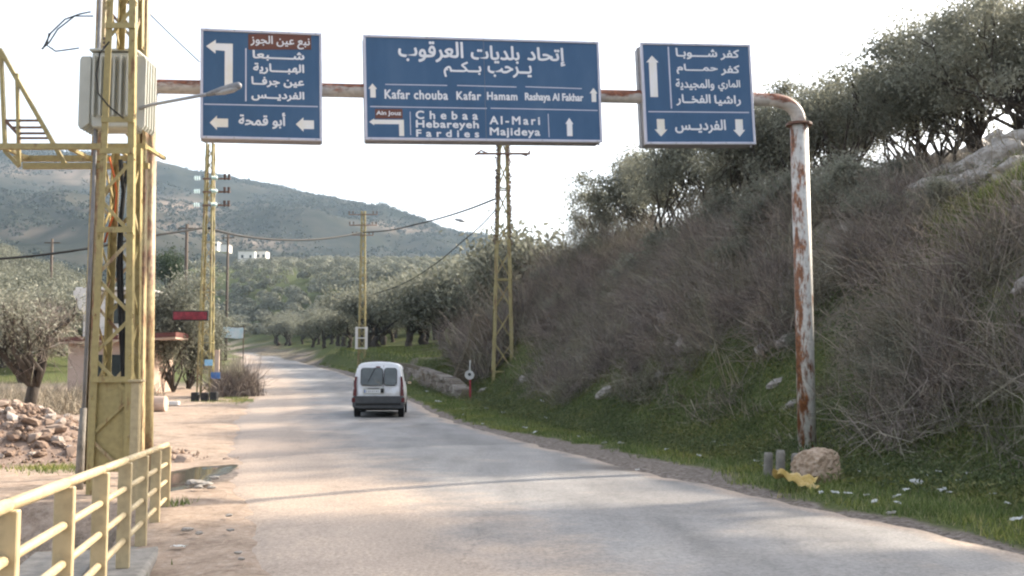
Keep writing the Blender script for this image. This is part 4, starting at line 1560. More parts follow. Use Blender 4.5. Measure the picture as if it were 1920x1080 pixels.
make_sign('wide blue welcome road sign hanging in the middle of the gantry', [(683, 65), (1126, 78), (1127, 267), (682, 262)], [(97, 95), (1826, 148), (1830, 885), (93, 858)], .34, [
    ('text', 'إتحاد', 1280, 190, 1565, 328, .009), ('text', 'بلديات', 865, 176, 1225, 308, .009), ('text', 'العرق' + 'وب', 342, 142, 812, 298, .009),
    ('text', 'ي' + K * 2 + 'رحب', 985, 318, 1312, 412, .008), ('text', 'ب' + K * 2 + 'ك' + K * 2 + 'م', 665, 292, 940, 408, .008),
    ('text', 'Kafar chouba', 238, 498, 692, 568, .006, 1.08), ('text', 'Kafar', 752, 510, 932, 574, .006, 1.12), ('text', 'Hamam', 975, 516, 1200, 576, .006, 1.12),
    ('text', 'Rashaya Al Fakhar', 1255, 525, 1695, 598, .006),
    ('line', 245, 457, 688, 466, .016), ('line', 760, 466, 1195, 479, .016), ('line', 1262, 477, 1685, 492, .016),
    ('line', 135, 617, 972, 634, .016), ('line', 1000, 632, 1800, 652, .016),
    ('poly', 'arrow', 'sign_cream', [(155, 450), (187, 490), (176, 490), (176, 553), (138, 552), (138, 488), (125, 488)]),
    ('poly', 'arrow', 'sign_cream', [(1773, 487), (1803, 528), (1792, 528), (1792, 590), (1757, 589), (1757, 527), (1742, 527)]),
    ('poly', 'arrow', 'sign_cream', [(1582, 705), (1612, 750), (1604, 750), (1604, 838), (1563, 837), (1563, 749), (1552, 749)]),
    ('rect', 'name_plate', 'sign_brown', 168, 635, 362, 704),
    ('text', 'Ain Jouz', 176, 650, 352, 690, .003, 1.0, 1),
    ('poly', 'arrow', 'sign_cream', [(125, 728), (160, 704), (160, 712), (370, 714), (370, 832), (335, 831), (335, 746), (160, 744), (160, 753)]),
    ('line', 417, 655, 416, 825, .014), ('line', 1425, 675, 1427, 845, .014),
    ('text', 'Chebaa', 455, 652, 905, 714, .006, 1.75), ('text', 'Hebareyeh', 455, 720, 910, 792, .006, 1.08), ('text', 'Fardies', 455, 788, 910, 842, .006, 1.7),
    ('text', 'Al-Mari', 988, 692, 1362, 754, .006, 1.35), ('text', 'Majideya', 988, 775, 1362, 850, .006, 1.1),
])
make_sign('square blue road sign with a tall up arrow and two down arrows', [(1204, 80), (1410, 83), (1414, 271), (1206, 270)], [(184, 128), (1085, 148), (1102, 955), (194, 948)], .36, [
    ('text', 'كفر', 832, 188, 990, 276, .007), ('text', 'ش' + K * 4 + 'وب' + K + 'ا', 468, 176, 808, 268, .007),
    ('text', 'كفر', 832, 314, 990, 400, .007), ('text', 'حم' + K * 4 + 'ام', 470, 304, 808, 388, .007),
    ('text', 'الماري', 805, 434, 990, 528, .006), ('text', 'والمجيدية', 458, 425, 775, 520, .006),
    ('text', 'راشيا', 770, 558, 990, 648, .007), ('text', 'الفخ' + K * 2 + 'ار', 458, 548, 740, 642, .007),
    ('text', 'الفردي' + K * 2 + 'س', 440, 752, 858, 864, .007),
    ('line', 410, 163, 418, 662, .026), ('line', 230, 686, 1055, 698, .02),
    ('poly', 'arrow', 'sign_cream', [(275, 235), (328, 290), (311, 290), (313, 570), (251, 568), (248, 289), (228, 289)]),
    ('poly', 'arrow', 'sign_cream', [(325, 886), (275, 829), (296, 829), (295, 746), (357, 747), (358, 830), (378, 831)]),
    ('poly', 'arrow', 'sign_cream', [(970, 892), (918, 837), (938, 837), (937, 752), (999, 753), (1000, 838), (1018, 838)]),
], .018)


# ------------------------------------------------------------------ transformer tower on the near side
TY = 14.2
tb = Vector((-5.3, TY, gz(-5.3, TY)))
tow = empty('transformer_tower', tb)
tag(tow, 'yellow lattice steel tower carrying the grey transformer, rusty at the back', 'tower')
TH = 9.0


def tp(x, y, z):
    return Vector((x, y, z)) - tb


fl = lambda z: Vector((-5.61 + .012 * z, TY, z))
fr = lambda z: Vector((-5.02 - .018 * z, TY, z))
rl = lambda z: Vector((-5.56 + .012 * z, TY + .36, z))
rr_ = lambda z: Vector((-5.02 - .018 * z, TY + .36, z))
for f, q in ((fl, (1, 1)), (fr, (-1, 1)), (rl, (1, -1)), (rr_, (-1, -1))):
    for za, zb_ in (((tb.z - .1, TH),) if q[1] > 0 else ((tb.z - .1, 4.72), (6.12, TH))):
        m = MB()
        m.angle(f(za) - tb, f(zb_) - tb, .088, .014, q)
        m.build('leg', 'yellow_paint', tow)
bays = np.linspace(.25, TH - .2, 17)
for i in range(len(bays) - 1):
    z0, z1 = bays[i], bays[i + 1]
    if z1 > 4.75 and z0 < 6.1:
        continue
    for k, (A, B, off) in enumerate(((fl, fr, Vector((0, .02, 0))), (rl, rr_, Vector((0, -.03, 0))), (fr, rr_, Vector((-.03, 0, 0))), (fl, rl, Vector((.03, 0, 0))))):
        p, q = (A(z0), B(z1)) if (i + k) % 2 else (B(z0), A(z1))
        m = MB()
        m.bar(p + off - tb, q + off - tb, .045, .012, up=(0, 1, 0) if k < 2 else (1, 0, 0))
        m.build('brace', 'yellow_paint' if (i * 3 + k) % 5 else 'rust_column', tow)
for z in (3.55, 4.62, 5.05, 6.35, 1.55):
    m = MB()
    m.bar(fl(z) + Vector((0, -.012, 0)) - tb, fr(z) + Vector((0, -.012, 0)) - tb, .075, .02, up=(0, 1, 0))
    m.build('tie_plate', 'yellow_paint', tow)
m = MB()
m.box(tp(-5.32, TY + .06, .92), (.54, .012, 1.18))
m.build('cover_plate', 'yellow_paint', tow)
# heavy rusty columns behind
for xb, xt, nm in ((-6.2, -6.17, 'rust_column'), (-5.44, -5.58, 'rust_column')):
    m = MB()
    for sx in (-1, 1):
        m.bar(tp(xb + sx * .045, 15.7, tb.z - .1), tp(xt + sx * .045, 15.7, TH), .05, .12, up=(0, 1, 0))
    m.bar(tp(xb, 15.73, tb.z - .1), tp(xt, 15.73, TH), .06, .02, up=(0, 1, 0))
    m.build('column', nm, tow)
for k in range(11):
    z0, z1 = .4 + k * .75, 1.15 + k * .75
    m = MB()
    a, b_ = (-6.13, -5.5) if k % 2 else (-5.5, -6.13)
    m.bar(tp(a, 15.66, z0), tp(b_, 15.66, z1), .04, .012, up=(0, 1, 0))
    m.build('brace', 'rust_column', tow)
# platform beams under the transformer, reaching out to the left
zb = at(90, 284, 14.95).z
for dy, z, xa, xb_ in ((14.62, zb, -7.15, -5.08), (15.45, zb, -7.3, -5.38), (14.95, zb - .21, -6.93, -5.15)):
    m = MB()
    m.bar(tp(xa, dy, z), tp(xb_, dy, z), .075, .08)
    m.build('platform_beam', 'yellow_paint', tow)
for xk in (-7.1, -6.2, -5.55, -5.1):
    m = MB()
    m.bar(tp(xk, 14.62, zb + .002), tp(xk, 15.45, zb + .002), .05, .05)
    m.build('platform_beam', 'yellow_paint', tow)
YB = 14.95
for (x0, y0, x1, y1, w) in ((0, 92, 122, 308, .055), (2, 95, 10, 285, .05), (32, 138, 36, 312, .045), (8, 226, 74, 226, .03), (22, 239, 82, 239, .03), (34, 250, 88, 250, .03), (36, 259, 94, 259, .03), (10, 226, 36, 254, .04), (10, 284, 36, 312, .05)):
    m = MB()
    m.bar(at(x0, y0, YB) - tb, at(x1, y1, YB) - tb, w)
    m.build('bracket_bar', 'yellow_paint' if w > .04 else 'rust_metal', tow)
m = MB()
m.tube([tp(-5.95, 14.9, .95), tp(-5.91, 14.9, 4.0), tp(-5.88, 14.9, TH)], .028, 8)
m.build('conduit', 'grey_conduit', tow, sm=True)
m = MB()
m.tube([tp(-5.98, 14.9, tb.z - .1), tp(-5.97, 14.9, .6), tp(-5.95, 14.9, 1.15)], [.06, .055, .045], 10)
m.build('conduit_guard', 'concrete', tow, sm=True)
m = MB()
m.tube([at(x, y, 14.36) - tb for x, y in ((226, 300), (232, 360), (226, 420), (222, 500), (225, 580), (229, 660), (233, 740), (236, 820), (232, 900))], .03, 7)
m.tube([at(x, y, 14.40) - tb for x, y in ((240, 300), (228, 400), (228, 500), (231, 600), (237, 700), (240, 800))], .022, 6)
m.build('cable', 'black_rubber', tow, sm=True)
m = MB()
m.tube([at(x, y, 14.30) - tb for x, y in ((205, 295), (214, 330), (219, 362), (216, 395), (205, 425), (196, 455))], .015, 6)
m.build('cable', 'orange_plastic', tow, sm=True)
m = MB()
m.tube([at(x, y, 14.1) - tb for x, y in ((205, 78), (187, 100), (181, 140), (184, 175), (205, 200), (232, 222))], .012, 6)
m.build('cable', 'black_rubber', tow, sm=True)
m = MB()
for pts in (((170, 22), (150, 26), (122, 36), (95, 62), (80, 92)), ((175, 30), (140, 30), (108, 55), (92, 80), (78, 92)), ((92, 62), (88, 85), (98, 92)), ((148, 90), (120, 94), (104, 96), (96, 90))):
    m.tube([at(x, y, 14.9) - tb for x, y in pts], .011, 5)
m.build('cable', 'black_rubber', tow, sm=True)
m = MB()
for z0 in (7.05, 7.5):
    m.tube([tp(-5.62, 15.3, z0), tp(-5.62, 15.3, z0 + .34)], .05, 10)
    for k in range(4):
        m.tube([tp(-5.62, 15.3, z0 + .06 + k * .08), tp(-5.62, 15.3, z0 + .09 + k * .08)], .085, 10)
m.build('insulator', 'porcelain', tow)
# guy wire to the left sign
m = MB()
m.tube([at(262, 8, 15.6), at(320, 65, 16.2), at(374, 116, 16.8)], .009, 5)
o = m.build('guy_wire', 'black_iron')
tag(o, 'thin wire running down from the tower to the left turn sign', 'wire')

# transformer
tz = at(215, 255, 14.95).z
tr = empty('transformer', (-5.63, 14.98, tz))
tr.scale = (.93, 1, 1)
tag(tr, 'grey oil transformer with folded radiator fins high on the yellow tower', 'transformer')
m = MB()
m.prism([(-.30, .08), (.30, .08), (.33, .25), (.33, 1.16), (-.33, 1.16), (-.33, .25)], -.22, .22)
m.build('tank', 'grey_paint', tr, bevel=.02)
MB().box((0, 0, 1.19), (.72, .5, .035)).build('lid', 'grey_paint', tr, bevel=.006)
for sx in (-1, 1):
    for k in range(5):
        m = MB()
        xo = sx * (.335 + .0)
        w = .17
        x0, x1 = (xo, xo + sx * w)
        poly = [(x0, .14), (x1 - sx * .04, .05), (x1, .11), (x1, 1.05), (x1 - sx * .03, 1.10), (x0, 1.10)]
        m.prism(poly, -.23 + k * .105, -.23 + k * .105 + .035)
        m.build('radiator_fin', 'grey_paint', tr, bevel=.004)
for k in range(6):
    m = MB()
    m.box((-.25 + k * .1, -.27, .66), (.028, .1, .86))
    m.build('radiator_fin', 'grey_paint', tr, bevel=.004)
for k in range(3):
    m = MB()
    m.tube([(-.22 + k * .22, .05, 1.2), (-.22 + k * .22, .05, 1.5)], .03, 8)
    for j in range(4):
        m.tube([(-.22 + k * .22, .05, 1.24 + j * .06), (-.22 + k * .22, .05, 1.265 + j * .06)], .06, 10)
    m.build('bushing', 'porcelain', tr)

# street lamp on the tower
la = at(286, 196, 14.7)
lb = at(392, 176, 14.0)
lc = at(450, 160, 13.7)
lt = empty('street_lamp', la)
tag(lt, 'grey street lamp arm reaching from the tower across the left turn sign', 'street lamp')
m = MB()
m.tube([tp_ - la for tp_ in (at(262, 203, 14.75), la, lb)], .024, 8)
m.build('arm', 'galvanised', lt, sm=True)
m = MB()
d_l = (lc - lb)
m.tube([lb - la + d_l * t for t in (-.05, .1, .45, .8, .97, 1.02)], [.026, .036, .05, .056, .048, .026], 12)
o = m.build('lamp_head', 'grey_conduit', lt, sm=True)
m = MB()
m.tube([lb - la + d_l * t + Vector((0, -.01, -.03)) for t in (.25, .5, .8, .95)], [.02, .042, .045, .025], 10)
m.build('lens', 'galvanised', lt, sm=True)

# short yellow post beside the tower
sp_ = Vector((-4.73, 13.5, gz(-4.73, 13.5)))
t = empty('marker_post', sp_)
tag(t, 'short bright yellow steel post with a flat cap beside the tower', 'post')
m = MB()
m.box((0, 0, .72), (.105, .105, 1.6))
m.build('post', 'rail_yellow', t, bevel=.008)
MB().box((0, 0, 1.535), (.17, .17, .03)).build('cap', 'rail_yellow', t, bevel=.004)

# ------------------------------------------------------------------ yellow railing on the culvert kerb
NP = 8
rpos = []
for i in range(NP):
    D_ = 1.43 * (i - 1 + 3.19)
    rpos.append(Vector((-1.024 - .243 * D_, D_, 0.257 - .0525 * i)))
RA, RB = rpos[0], rpos[-1]
kerb = MB()
kd = (RB - RA).normalized()
kf = Vector((kd.x, kd.y, 0)).normalized()
kn = Vector((kf.y, -kf.x, 0))
a, b_ = RA - kd * 2.0, RB + kd * .22
cs = [(-.25, 0), (.17, 0), (.2, -.03), (.2, -1.6), (-.25, -1.6)]
vs = [q + kn * u + Vector((0, 0, z)) for q in (a, b_) for u, z in cs]
kerb.add(vs, [(0, 1, 6, 5), (1, 2, 7, 6), (2, 3, 8, 7), (3, 4, 9, 8), (4, 0, 5, 9), (4, 3, 2, 1, 0), (5, 6, 7, 8, 9)])
o = kerb.build('culvert_kerb', 'concrete', bevel=.012)
tag(o, 'grey concrete culvert kerb carrying the yellow railing', 'kerb')
rail = empty('railing', RA)
tag(rail, 'pale yellow pipe railing along the culvert kerb in front of the tower', 'railing')
pw = .105
ang = math.atan2(kf.y, kf.x)
Mz = Matrix.Rotation(ang - math.pi / 2 - .05, 3, 'Z')
pos = [p - RA for p in rpos]
for p in pos:
    m = MB()
    m.box(p + Vector((0, 0, .425)), (pw, .06, .85), Mz)
    m.build('post', 'rail_yellow', rail, bevel=.006)
for i in range(NP - 1):
    p, q = pos[i], pos[i + 1]
    m = MB()
    m.tube([p + Vector((0, 0, .868)) - kd * .001, q + Vector((0, 0, .868)) + kd * .001], .03, 10)
    m.build('top_rail', 'rail_yellow', rail, sm=True)
    for h in (.22, .43, .64):
        m = MB()
        m.tube([p + Vector((0, 0, h)) - kd * .02, q + Vector((0, 0, h)) + kd * .02], .024, 10)
        m.build('rail', 'rail_yellow', rail, sm=True)
p = pos[-1]
m = MB()
m.tube([p + Vector((0, 0, .868)), p + kd * .09 + Vector((0, 0, .868))], .03, 10)
m.build('top_rail', 'rail_yellow', rail, sm=True)
# stones and slabs in the channel behind the railing
for i, (X_, Y_, s) in enumerate(((-4.1, 8.6, .35), (-4.5, 9.6, .42), (-3.9, 7.4, .3), (-4.9, 10.6, .38), (-4.4, 10.4, .25), (-5.2, 9.0, .4), (-5.2, 11.6, .3), (-4.9, 12.3, .22))):
    o = place_rock(ROCKS[i % 5], (X_, Y_, gz(X_, Y_) + s * .3), (s, s * .8, s * .7), i * 1.1, 'channel_stone', 'limestone')
    tag(o, 'grey stone lying in the channel behind the yellow railing', 'stone', 'stones in the channel')
o = MB().box((-4.25, 10.0, -.42), (.7, 2.2, .5), Matrix.Rotation(.24, 3, 'Z')).build('channel_wall', 'concrete', bevel=.03)
tag(o, 'broken concrete block in the channel behind the railing', 'concrete block')

# puddle in the lay-by and the wet mud round it
def blob_sheet(name, cx, cy, rx, ry_, z, mat, seed, label=None, cat=None, lift=0.0, kind=None):
    r3 = random.Random(seed)
    ph = [r3.uniform(0, 6.28) for _ in range(4)]
    V, F = [(0, 0, 0)], []
    n_ = 40
    for ring in (0.5, 0.8, 1.0):
        for k in range(n_):
            a = 2 * math.pi * k / n_
            rr2 = ring * (1 + .16 * math.sin(2 * a + ph[0]) + .12 * math.sin(3 * a + ph[1]) + .07 * math.sin(7 * a + ph[2]) * ring)
            xx, yy2 = rx * rr2 * math.cos(a), ry_ * rr2 * math.sin(a)
            V.append((xx, yy2, 0 if ring < .9 else -.012))
    for k in range(n_):
        F.append((0, 1 + k, 1 + (k + 1) % n_))
    for j in range(2):
        for k in range(n_):
            F.append((1 + j * n_ + k, 1 + (j + 1) * n_ + k, 1 + (j + 1) * n_ + (k + 1) % n_, 1 + j * n_ + (k + 1) % n_))
    me_ = bpy.data.meshes.new(name)
    me_.from_pydata(V, [], F)
    o_ = link(name, smooth(me_), mat)
    o_.location = (cx, cy, z)
    tag(o_, label, cat, kind=kind)
    return o_


blob_sheet('puddle', -5.08, 16.8, .62, 2.0, gz(-5.08, 16.8) + .165, 'puddle_water', 5, kind='structure')
for i, (px, py, s) in enumerate(((365, 912, .16), (385, 918, .13), (402, 905, .1), (350, 908, .12), (372, 925, .09), (395, 925, .07), (428, 978, .06), (432, 1006, .05), (447, 1052, .05), (452, 1064, .045), (350, 1003, .07), (372, 1010, .06))):
    d2 = ray(px, py)
    tt = -CAM_H / d2.z
    X_, Y_ = d2.x * tt, d2.y * tt
    o = place_rock(ROCKS[i % 5], (X_, Y_, gz(X_, Y_) + .05), (s, s * .7, s * .4), i * 1.3, 'loose_stone', 'limestone')
    tag(o, 'loose grey stone on the dusty shoulder near the puddle', 'stone', 'loose stones on the dusty shoulder')
o = link('litter_scrap', SCRAPS[1], 'white_scrap')
X_, Y_ = -3.1, 10.1
o.location = (X_, Y_, gz(X_, Y_) + .03)
o.scale = (.14, .1, .05)
tag(o, 'flat white paper scrap on the bare earth beside the culvert kerb', 'litter')

# ------------------------------------------------------------------ rubble heap on the left
RC = Vector((-10.0, 21.0, gz(-10.0, 21.0)))
rub = empty('rubble_heap', RC)
tag(rub, 'heap of pinkish broken stones and earth left of the tower', 'rubble heap')


def heap(x, y):
    return 1.05 * np.exp(-((x / 2.3) ** 2 + (y / 1.5) ** 2)) - .06


gg = np.linspace(-4.5, 4.5, 46)
X, Y = np.meshgrid(gg, gg * .7)
Z = heap(X, Y) + .06 * fbm(X * 2, Y * 2, 3) * (heap(X, Y) > 0)
I = np.arange(X.size).reshape(X.shape)
F = np.stack([I[:-1, :-1].ravel(), I[:-1, 1:].ravel(), I[1:, 1:].ravel(), I[1:, :-1].ravel()], 1)
noise_mat('rubble_earth', [(0.3, (0.18, 0.125, 0.095)), (0.7, (0.29, 0.215, 0.17))], 6, bump=.5)
link('earth', smooth(fast_mesh('earth', np.stack([X.ravel(), Y.ravel(), Z.ravel()], 1), F)), 'rubble_earth', rub)
n = 2600
r7 = np.random.default_rng(81)
gx_, gy_ = r7.normal(size=n) * 1.9, r7.normal(size=n) * 1.05 - .2
gz_ = heap(gx_, gy_) + .015
gs = np.abs(r7.normal(size=n)) * .03 + .014
tet = np.array([[1, 0, -.5], [-.5, .87, -.5], [-.5, -.87, -.5], [0, 0, .9]])
V = (np.stack([gx_, gy_, gz_], 1)[:, None, :] + (tet[None] * r7.uniform(.6, 1.4, (n, 4, 1))) * gs[:, None, None]).reshape(-1, 3)
F = (np.arange(n)[:, None, None] * 4 + np.array([[0, 1, 3], [1, 2, 3], [2, 0, 3], [0, 2, 1]])[None]).reshape(-1, 3)
o = link('gravel', fast_mesh('gravel', V, F), 'rubble_stone', rub)
o['kind'] = 'stuff'
RUB = [rock_mesh('rubble', 500 + i, 2, .9, .75) for i in range(6)]
r3 = random.Random(8)
for i in range(295):
    X_, Y_ = r3.gauss(0, 1.55), r3.gauss(-.25, .85)
    s = abs(r3.gauss(.045, .05)) + .04
    o = place_rock(RUB[i % 6], (X_, Y_, float(heap(X_, Y_)) + s * .25), (s * r3.uniform(.8, 1.5), s, s * r3.uniform(.6, 1)), r3.uniform(0, 6), 'stone', 'rubble_stone', rub, (r3.uniform(-.6, .6), r3.uniform(-.6, .6)))

# ------------------------------------------------------------------ white van
def dirty_van_paint():
    m_, n_2, l_2, b_2 = new_mat('van_body_paint')
    tc_ = n_2.new('ShaderNodeTexCoord')
    nz_ = n_2.new('ShaderNodeTexNoise')
    nz_.inputs['Scale'].default_value = 3.5
    nz_.inputs['Detail'].default_value = 8
    l_2.new(tc_.outputs['Object'], nz_.inputs['Vector'])
    sp_2 = n_2.new('ShaderNodeSeparateXYZ')
    l_2.new(tc_.outputs['Object'], sp_2.inputs[0])
    ma_ = n_2.new('ShaderNodeMath')
    ma_.operation = 'MULTIPLY_ADD'
    l_2.new(sp_2.outputs['Z'], ma_.inputs[0])
    ma_.inputs[1].default_value = -0.45
    l_2.new(nz_.outputs['Fac'], ma_.inputs[2])
    rp_ = ramp(n_2, [(0.0, (0.72, 0.74, 0.77)), (0.14, (0.66, 0.67, 0.68)), (0.38, (0.46, 0.435, 0.4))])
    l_2.new(ma_.outputs[0], rp_.inputs[0])
    l_2.new(rp_.outputs[0], b_2.inputs['Base Color'])
    b_2.inputs['Roughness'].default_value = 0.38


dirty_van_paint()
VX, VY = -4.35, 34.9
van = empty('van', (VX, VY, float(zr(VY)) + .055), math.radians(3.8))
tag(van, 'white panel van with grey bumper driving away along the road', 'van')
SEC = [(0, .30), (.60, .30), (.76, .34), (.815, .46), (.83, .70), (.828, .95), (.80, 1.12), (.765, 1.35), (.72, 1.58), (.665, 1.70), (.56, 1.765), (.35, 1.80), (0, 1.815)]


def rear_shift(z):
    return float(np.interp(z, [0, .5, .95, 1.3, 1.7, 1.9], [.02, 0, .02, .075, .19, .28]))


def hood(y):
    return float(np.interp(y, [0, 2.55, 2.75, 3.25, 3.85, 4.05], [3, 3, 1.78, 1.12, .95, .72]))


stations = [(0.0, .955), (.035, .985), (.09, 1.0), (.5, 1.0), (1.2, 1.0), (1.9, 1.0), (2.5, 1.0), (2.75, .99), (3.0, .985), (3.25, .98), (3.6, .96), (3.9, .90), (4.04, .80)]
prof = SEC + [(-x, z) for x, z in reversed(SEC[1:-1])]
n_ = len(prof)
m = MB()
vs, fs = [], []
for y_, k in stations:
    hmax = hood(y_)
    for x, z in prof:
        zz = z if z < hmax - .12 else hmax - .12 * math.exp(-(z - hmax + .12) / .35)
        zz = .3 + (zz - .3) * (1 - (1 - k) * .35)
        vs.append((x * k, y_ + rear_shift(zz) * max(0, 1 - y_ / .6), zz))
for i in range(len(stations) - 1):
    for j in range(n_):
        fs.append((i * n_ + j, i * n_ + (j + 1) % n_, (i + 1) * n_ + (j + 1) % n_, (i + 1) * n_ + j))
fs.append(tuple(range(n_)))
fs.append(tuple(reversed(range((len(stations) - 1) * n_, len(stations) * n_))))
m.add(vs, fs)
body = m.build('body', 'van_body_paint', van, sm=True)
for p_ in body.data.polygons:
    if len(p_.vertices) > 4:
        p_.use_smooth = False


def rear_panel(name, poly, mat, out=.006, thick=.012, parent=None):
    return MB().prism(poly, -out, -out + thick, fy=rear_shift).build(name, mat, parent or van)


# the two rear doors: wide left leaf, narrow right leaf
rear_panel('door_gap', [(.148, .78), (.158, .78), (.158, 1.70), (.148, 1.70)], 'black_rubber', .004)
for gx_ in (-.685, .678):
    rear_panel('door_gap', [(gx_, .72), (gx_ + .008, .72), (gx_ + .008, 1.66), (gx_, 1.66)], 'black_rubber', .004)
for x0, x1 in ((-.565, .118), (.19, .57)):
    rear_panel('window_gasket', rrect(x0 - .022, 1.03, x1 + .022, 1.615, .09), 'black_rubber', .008)
    g = rear_panel('rear_window', rrect(x0, 1.045, x1, 1.6, .055), 'van_glass', .012)
rear_panel('brake_lamp', rrect(-.1, 1.625, .05, 1.665, .015), 'tail_red', .012, .02)
rear_panel('plate_recess', rrect(-.50, .775, .19, .955, .03), 'grey_paint', .006)
noise_mat('plate_white', [(.35, (.62, .63, .64)), (.65, (.75, .76, .76))], 6, rough=.5)
rear_panel('number_plate', rrect(-.46, .80, .06, .905, .012), 'plate_white', .012)
rear_panel('number_plate_band', [(-.459, .802), (-.42, .802), (-.42, .903), (-.459, .903)], 'blue_plate', .0145, .006)
r4 = random.Random(2)
for k in range(7):
    xk = -.39 + k * .062
    rear_panel('plate_digit', [(xk, .825), (xk + .016 + .012 * (k % 2), .825), (xk + .02, .88), (xk, .88)], 'black_rubber', .0145, .005)
rear_panel('plate_lamp_strip', rrect(-.36, .925, .02, .952, .01), 'black_rubber', .014, .02)
h = rear_panel('door_handle', rrect(.07, .80, .17, .945, .02), 'black_rubber', .03, .035)
m = MB()
m.bar((-.12, rear_shift(1.62) - .02, 1.62), (-.35, rear_shift(1.15) - .02, 1.15), .016, .012)
m.build('wiper', 'black_rubber', van)
# bumper with wrap-round corners
m = MB()
bp = [(-.835, .36), (-.79, .30), (.79, .30), (.835, .36), (.84, .64), (.80, .70), (-.80, .70), (-.84, .64)]
m.prism(bp, -.075, .28)
m.build('bumper', 'van_bumper', van, bevel=.03, seg=2)
m = MB()
m.box((0, -.085, .44), (1.45, .03, .07))
m.build('bumper_strip', 'black_rubber', van, bevel=.008)
for sx in (-1, 1):
    poly = [(sx * .70, .70), (sx * .828, .70), (sx * .80, 1.12), (sx * .765, 1.33), (sx * .70, 1.33), (sx * .71, 1.10)]
    MB().prism(poly, -.012, .10, fy=rear_shift).build('tail_lamp', 'tail_red', van)
    MB().prism(rrect(sx * .80 - .055, .50, sx * .80 + .055, .64, .02), -.085, -.02).build('fog_lamp', 'tail_red', van)
    for yw in (.62, 3.22):
        w = empty('wheel', (sx * .72, yw, .30))
        w.parent = van
        m = MB()
        m.tube([(-.10, 0, 0), (-.085, 0, 0), (.085, 0, 0), (.10, 0, 0)], [.255, .30, .30, .255], 24)
        m.build('tyre', 'black_rubber', w, sm=False)
        m = MB()
        m.tube([(sx * .095, 0, 0), (sx * .108, 0, 0)], [.19, .17], 20)
        m.build('rim', 'galvanised', w)
    # side glass and mirror
    for (ya, yb, za, zb_) in ((1.55, 2.45, 1.16, 1.58),):
        xs0, xs1 = sx * .802, sx * .722
        m = MB()
        m.add([(xs0 + sx * .004, ya, za), (xs0 + sx * .004, yb + .35, za), (xs1 + sx * .006, yb, zb_), (xs1 + sx * .006, ya, zb_)], [(0, 1, 2, 3) if sx < 0 else (3, 2, 1, 0)])
        m.build('side_window', 'dark_glass', van)
    m = MB()
    m.box((sx * .93, 2.62, 1.12), (.17, .09, .14))
    m.bar((sx * .79, 2.66, 1.08), (sx * .9, 2.63, 1.10), .05)
    mm = m.build('mirror', 'black_rubber', van, bevel=.025, seg=2)
    m = MB()
    m.box((sx * .93, 2.572, 1.12), (.13, .006, .10))
    m.build('mirror_glass', 'mirror_glass', mm)
m = MB()
m.box((0, 1.9, .27), (1.3, 3.4, .08))
m.tube([(.35, -.02, .27), (.35, .5, .27)], .03, 8)
m.build('underbody', 'black_rubber', van)


# ------------------------------------------------------------------ lattice poles further off
def lattice_pole(name, base, w0, w1, H, bays_, mat, label, leg=.07, rz=0.0, group=None, zb=None):
    t = empty(name, base, rz)
    tag(t, label, 'pylon', group)
    cor = ((-1, -1), (1, -1), (1, 1), (-1, 1))

    def c(k, z):
        w = (w0 + (w1 - w0) * z / H) / 2
        return Vector((cor[k][0] * w, cor[k][1] * w, z))
    for k in range(4):
        m_ = MB()
        m_.angle(c(k, -.3 - (zb[k] if zb else 0)), c(k, H), leg, leg * .2, (-cor[k][0], -cor[k][1]))
        m_.build('leg', mat, t)
    m_ = MB()
    zs = np.linspace(.15, H, bays_ + 1)
    for i in range(bays_):
        for k in range(4):
            a, b2 = (k, (k + 1) % 4) if i % 2 else ((k + 1) % 4, k)
            m_.bar(c(a, zs[i]), c(b2, zs[i + 1]), leg * .42, leg * .42)
            if i % 3 == 0:
                m_.bar(c(k, zs[i]), c((k + 1) % 4, zs[i]), leg * .42, leg * .42)
    m_.build('bracing', mat, t)
    return t


def arm_with_insulators(t, z, half, mat, ins, offs, y=0.0, r=.06, horizontal=False):
    m_ = MB()
    m_.bar((-half, y, z), (half, y, z), .07, .07)
    m_.build('crossarm', mat, t)
    for x_ in offs:
        m_ = MB()
        if horizontal:
            for k in range(3):
                m_.tube([(x_ + k * .13 * (1 if x_ > 0 else -1), y, z), (x_ + (k * .13 + .07) * (1 if x_ > 0 else -1), y, z)], [r * 1.4, r * .6], 10)
        else:
            m_.tube([(x_, y, z + .03), (x_, y, z + .28)], .022, 6)
            for k in range(3):
                m_.tube([(x_, y, z + .1 + k * .07), (x_, y, z + .135 + k * .07)], [r, r * .7], 8)
        m_.build('insulator', ins, t)


# tall pole on the verge, dead creeper over its upper half
b0 = Vector(((943 - 960) / FPX * 50.5, 50.5, 0))
b0.z = gz(b0.x, b0.y - .5) - .1
tall = lattice_pole('lattice_pole', b0, 1.02, .36, 13.2, 9, 'pylon_yellow', 'tall yellow lattice pole with dead creeper on the verge behind the wide sign', .15, zb=[.2, 0, 0, 0])
m = MB()
zc_ = at(943, 291, 50.5).z - b0.z
m.bar((-1.3, -.35, zc_), (1.3, -.35, zc_), .1, .09)
m.tube([(-1.35, -.35, zc_ - .08), (-1.05, -.35, zc_ + .16), (-.7, -.35, zc_)], .045, 6)
m.tube([(1.3, -.35, zc_ + .14), (1.12, -.35, zc_ - .1), (.85, -.35, zc_)], .045, 6)
m.build('crossarm', 'rust_metal', tall)
rng = np.random.default_rng(33)
n = 1700
zz = 6.2 + 6.6 * rng.random(n) ** .9
k = rng.integers(0, 2, n)
w = (1.02 + (.36 - 1.02) * zz / 13.2) / 2
C = np.stack([np.where(k == 0, -w, w) + rng.normal(size=n) * .055, np.where(rng.random(n) < .5, -w, w) + rng.normal(size=n) * .055, zz], 1)
V, F = leaf_quads(C, .08, rng, ratio=.4)
noise_mat('creeper_brown', [(.3, (.13, .09, .07)), (.7, (.22, .165, .13))], 8)
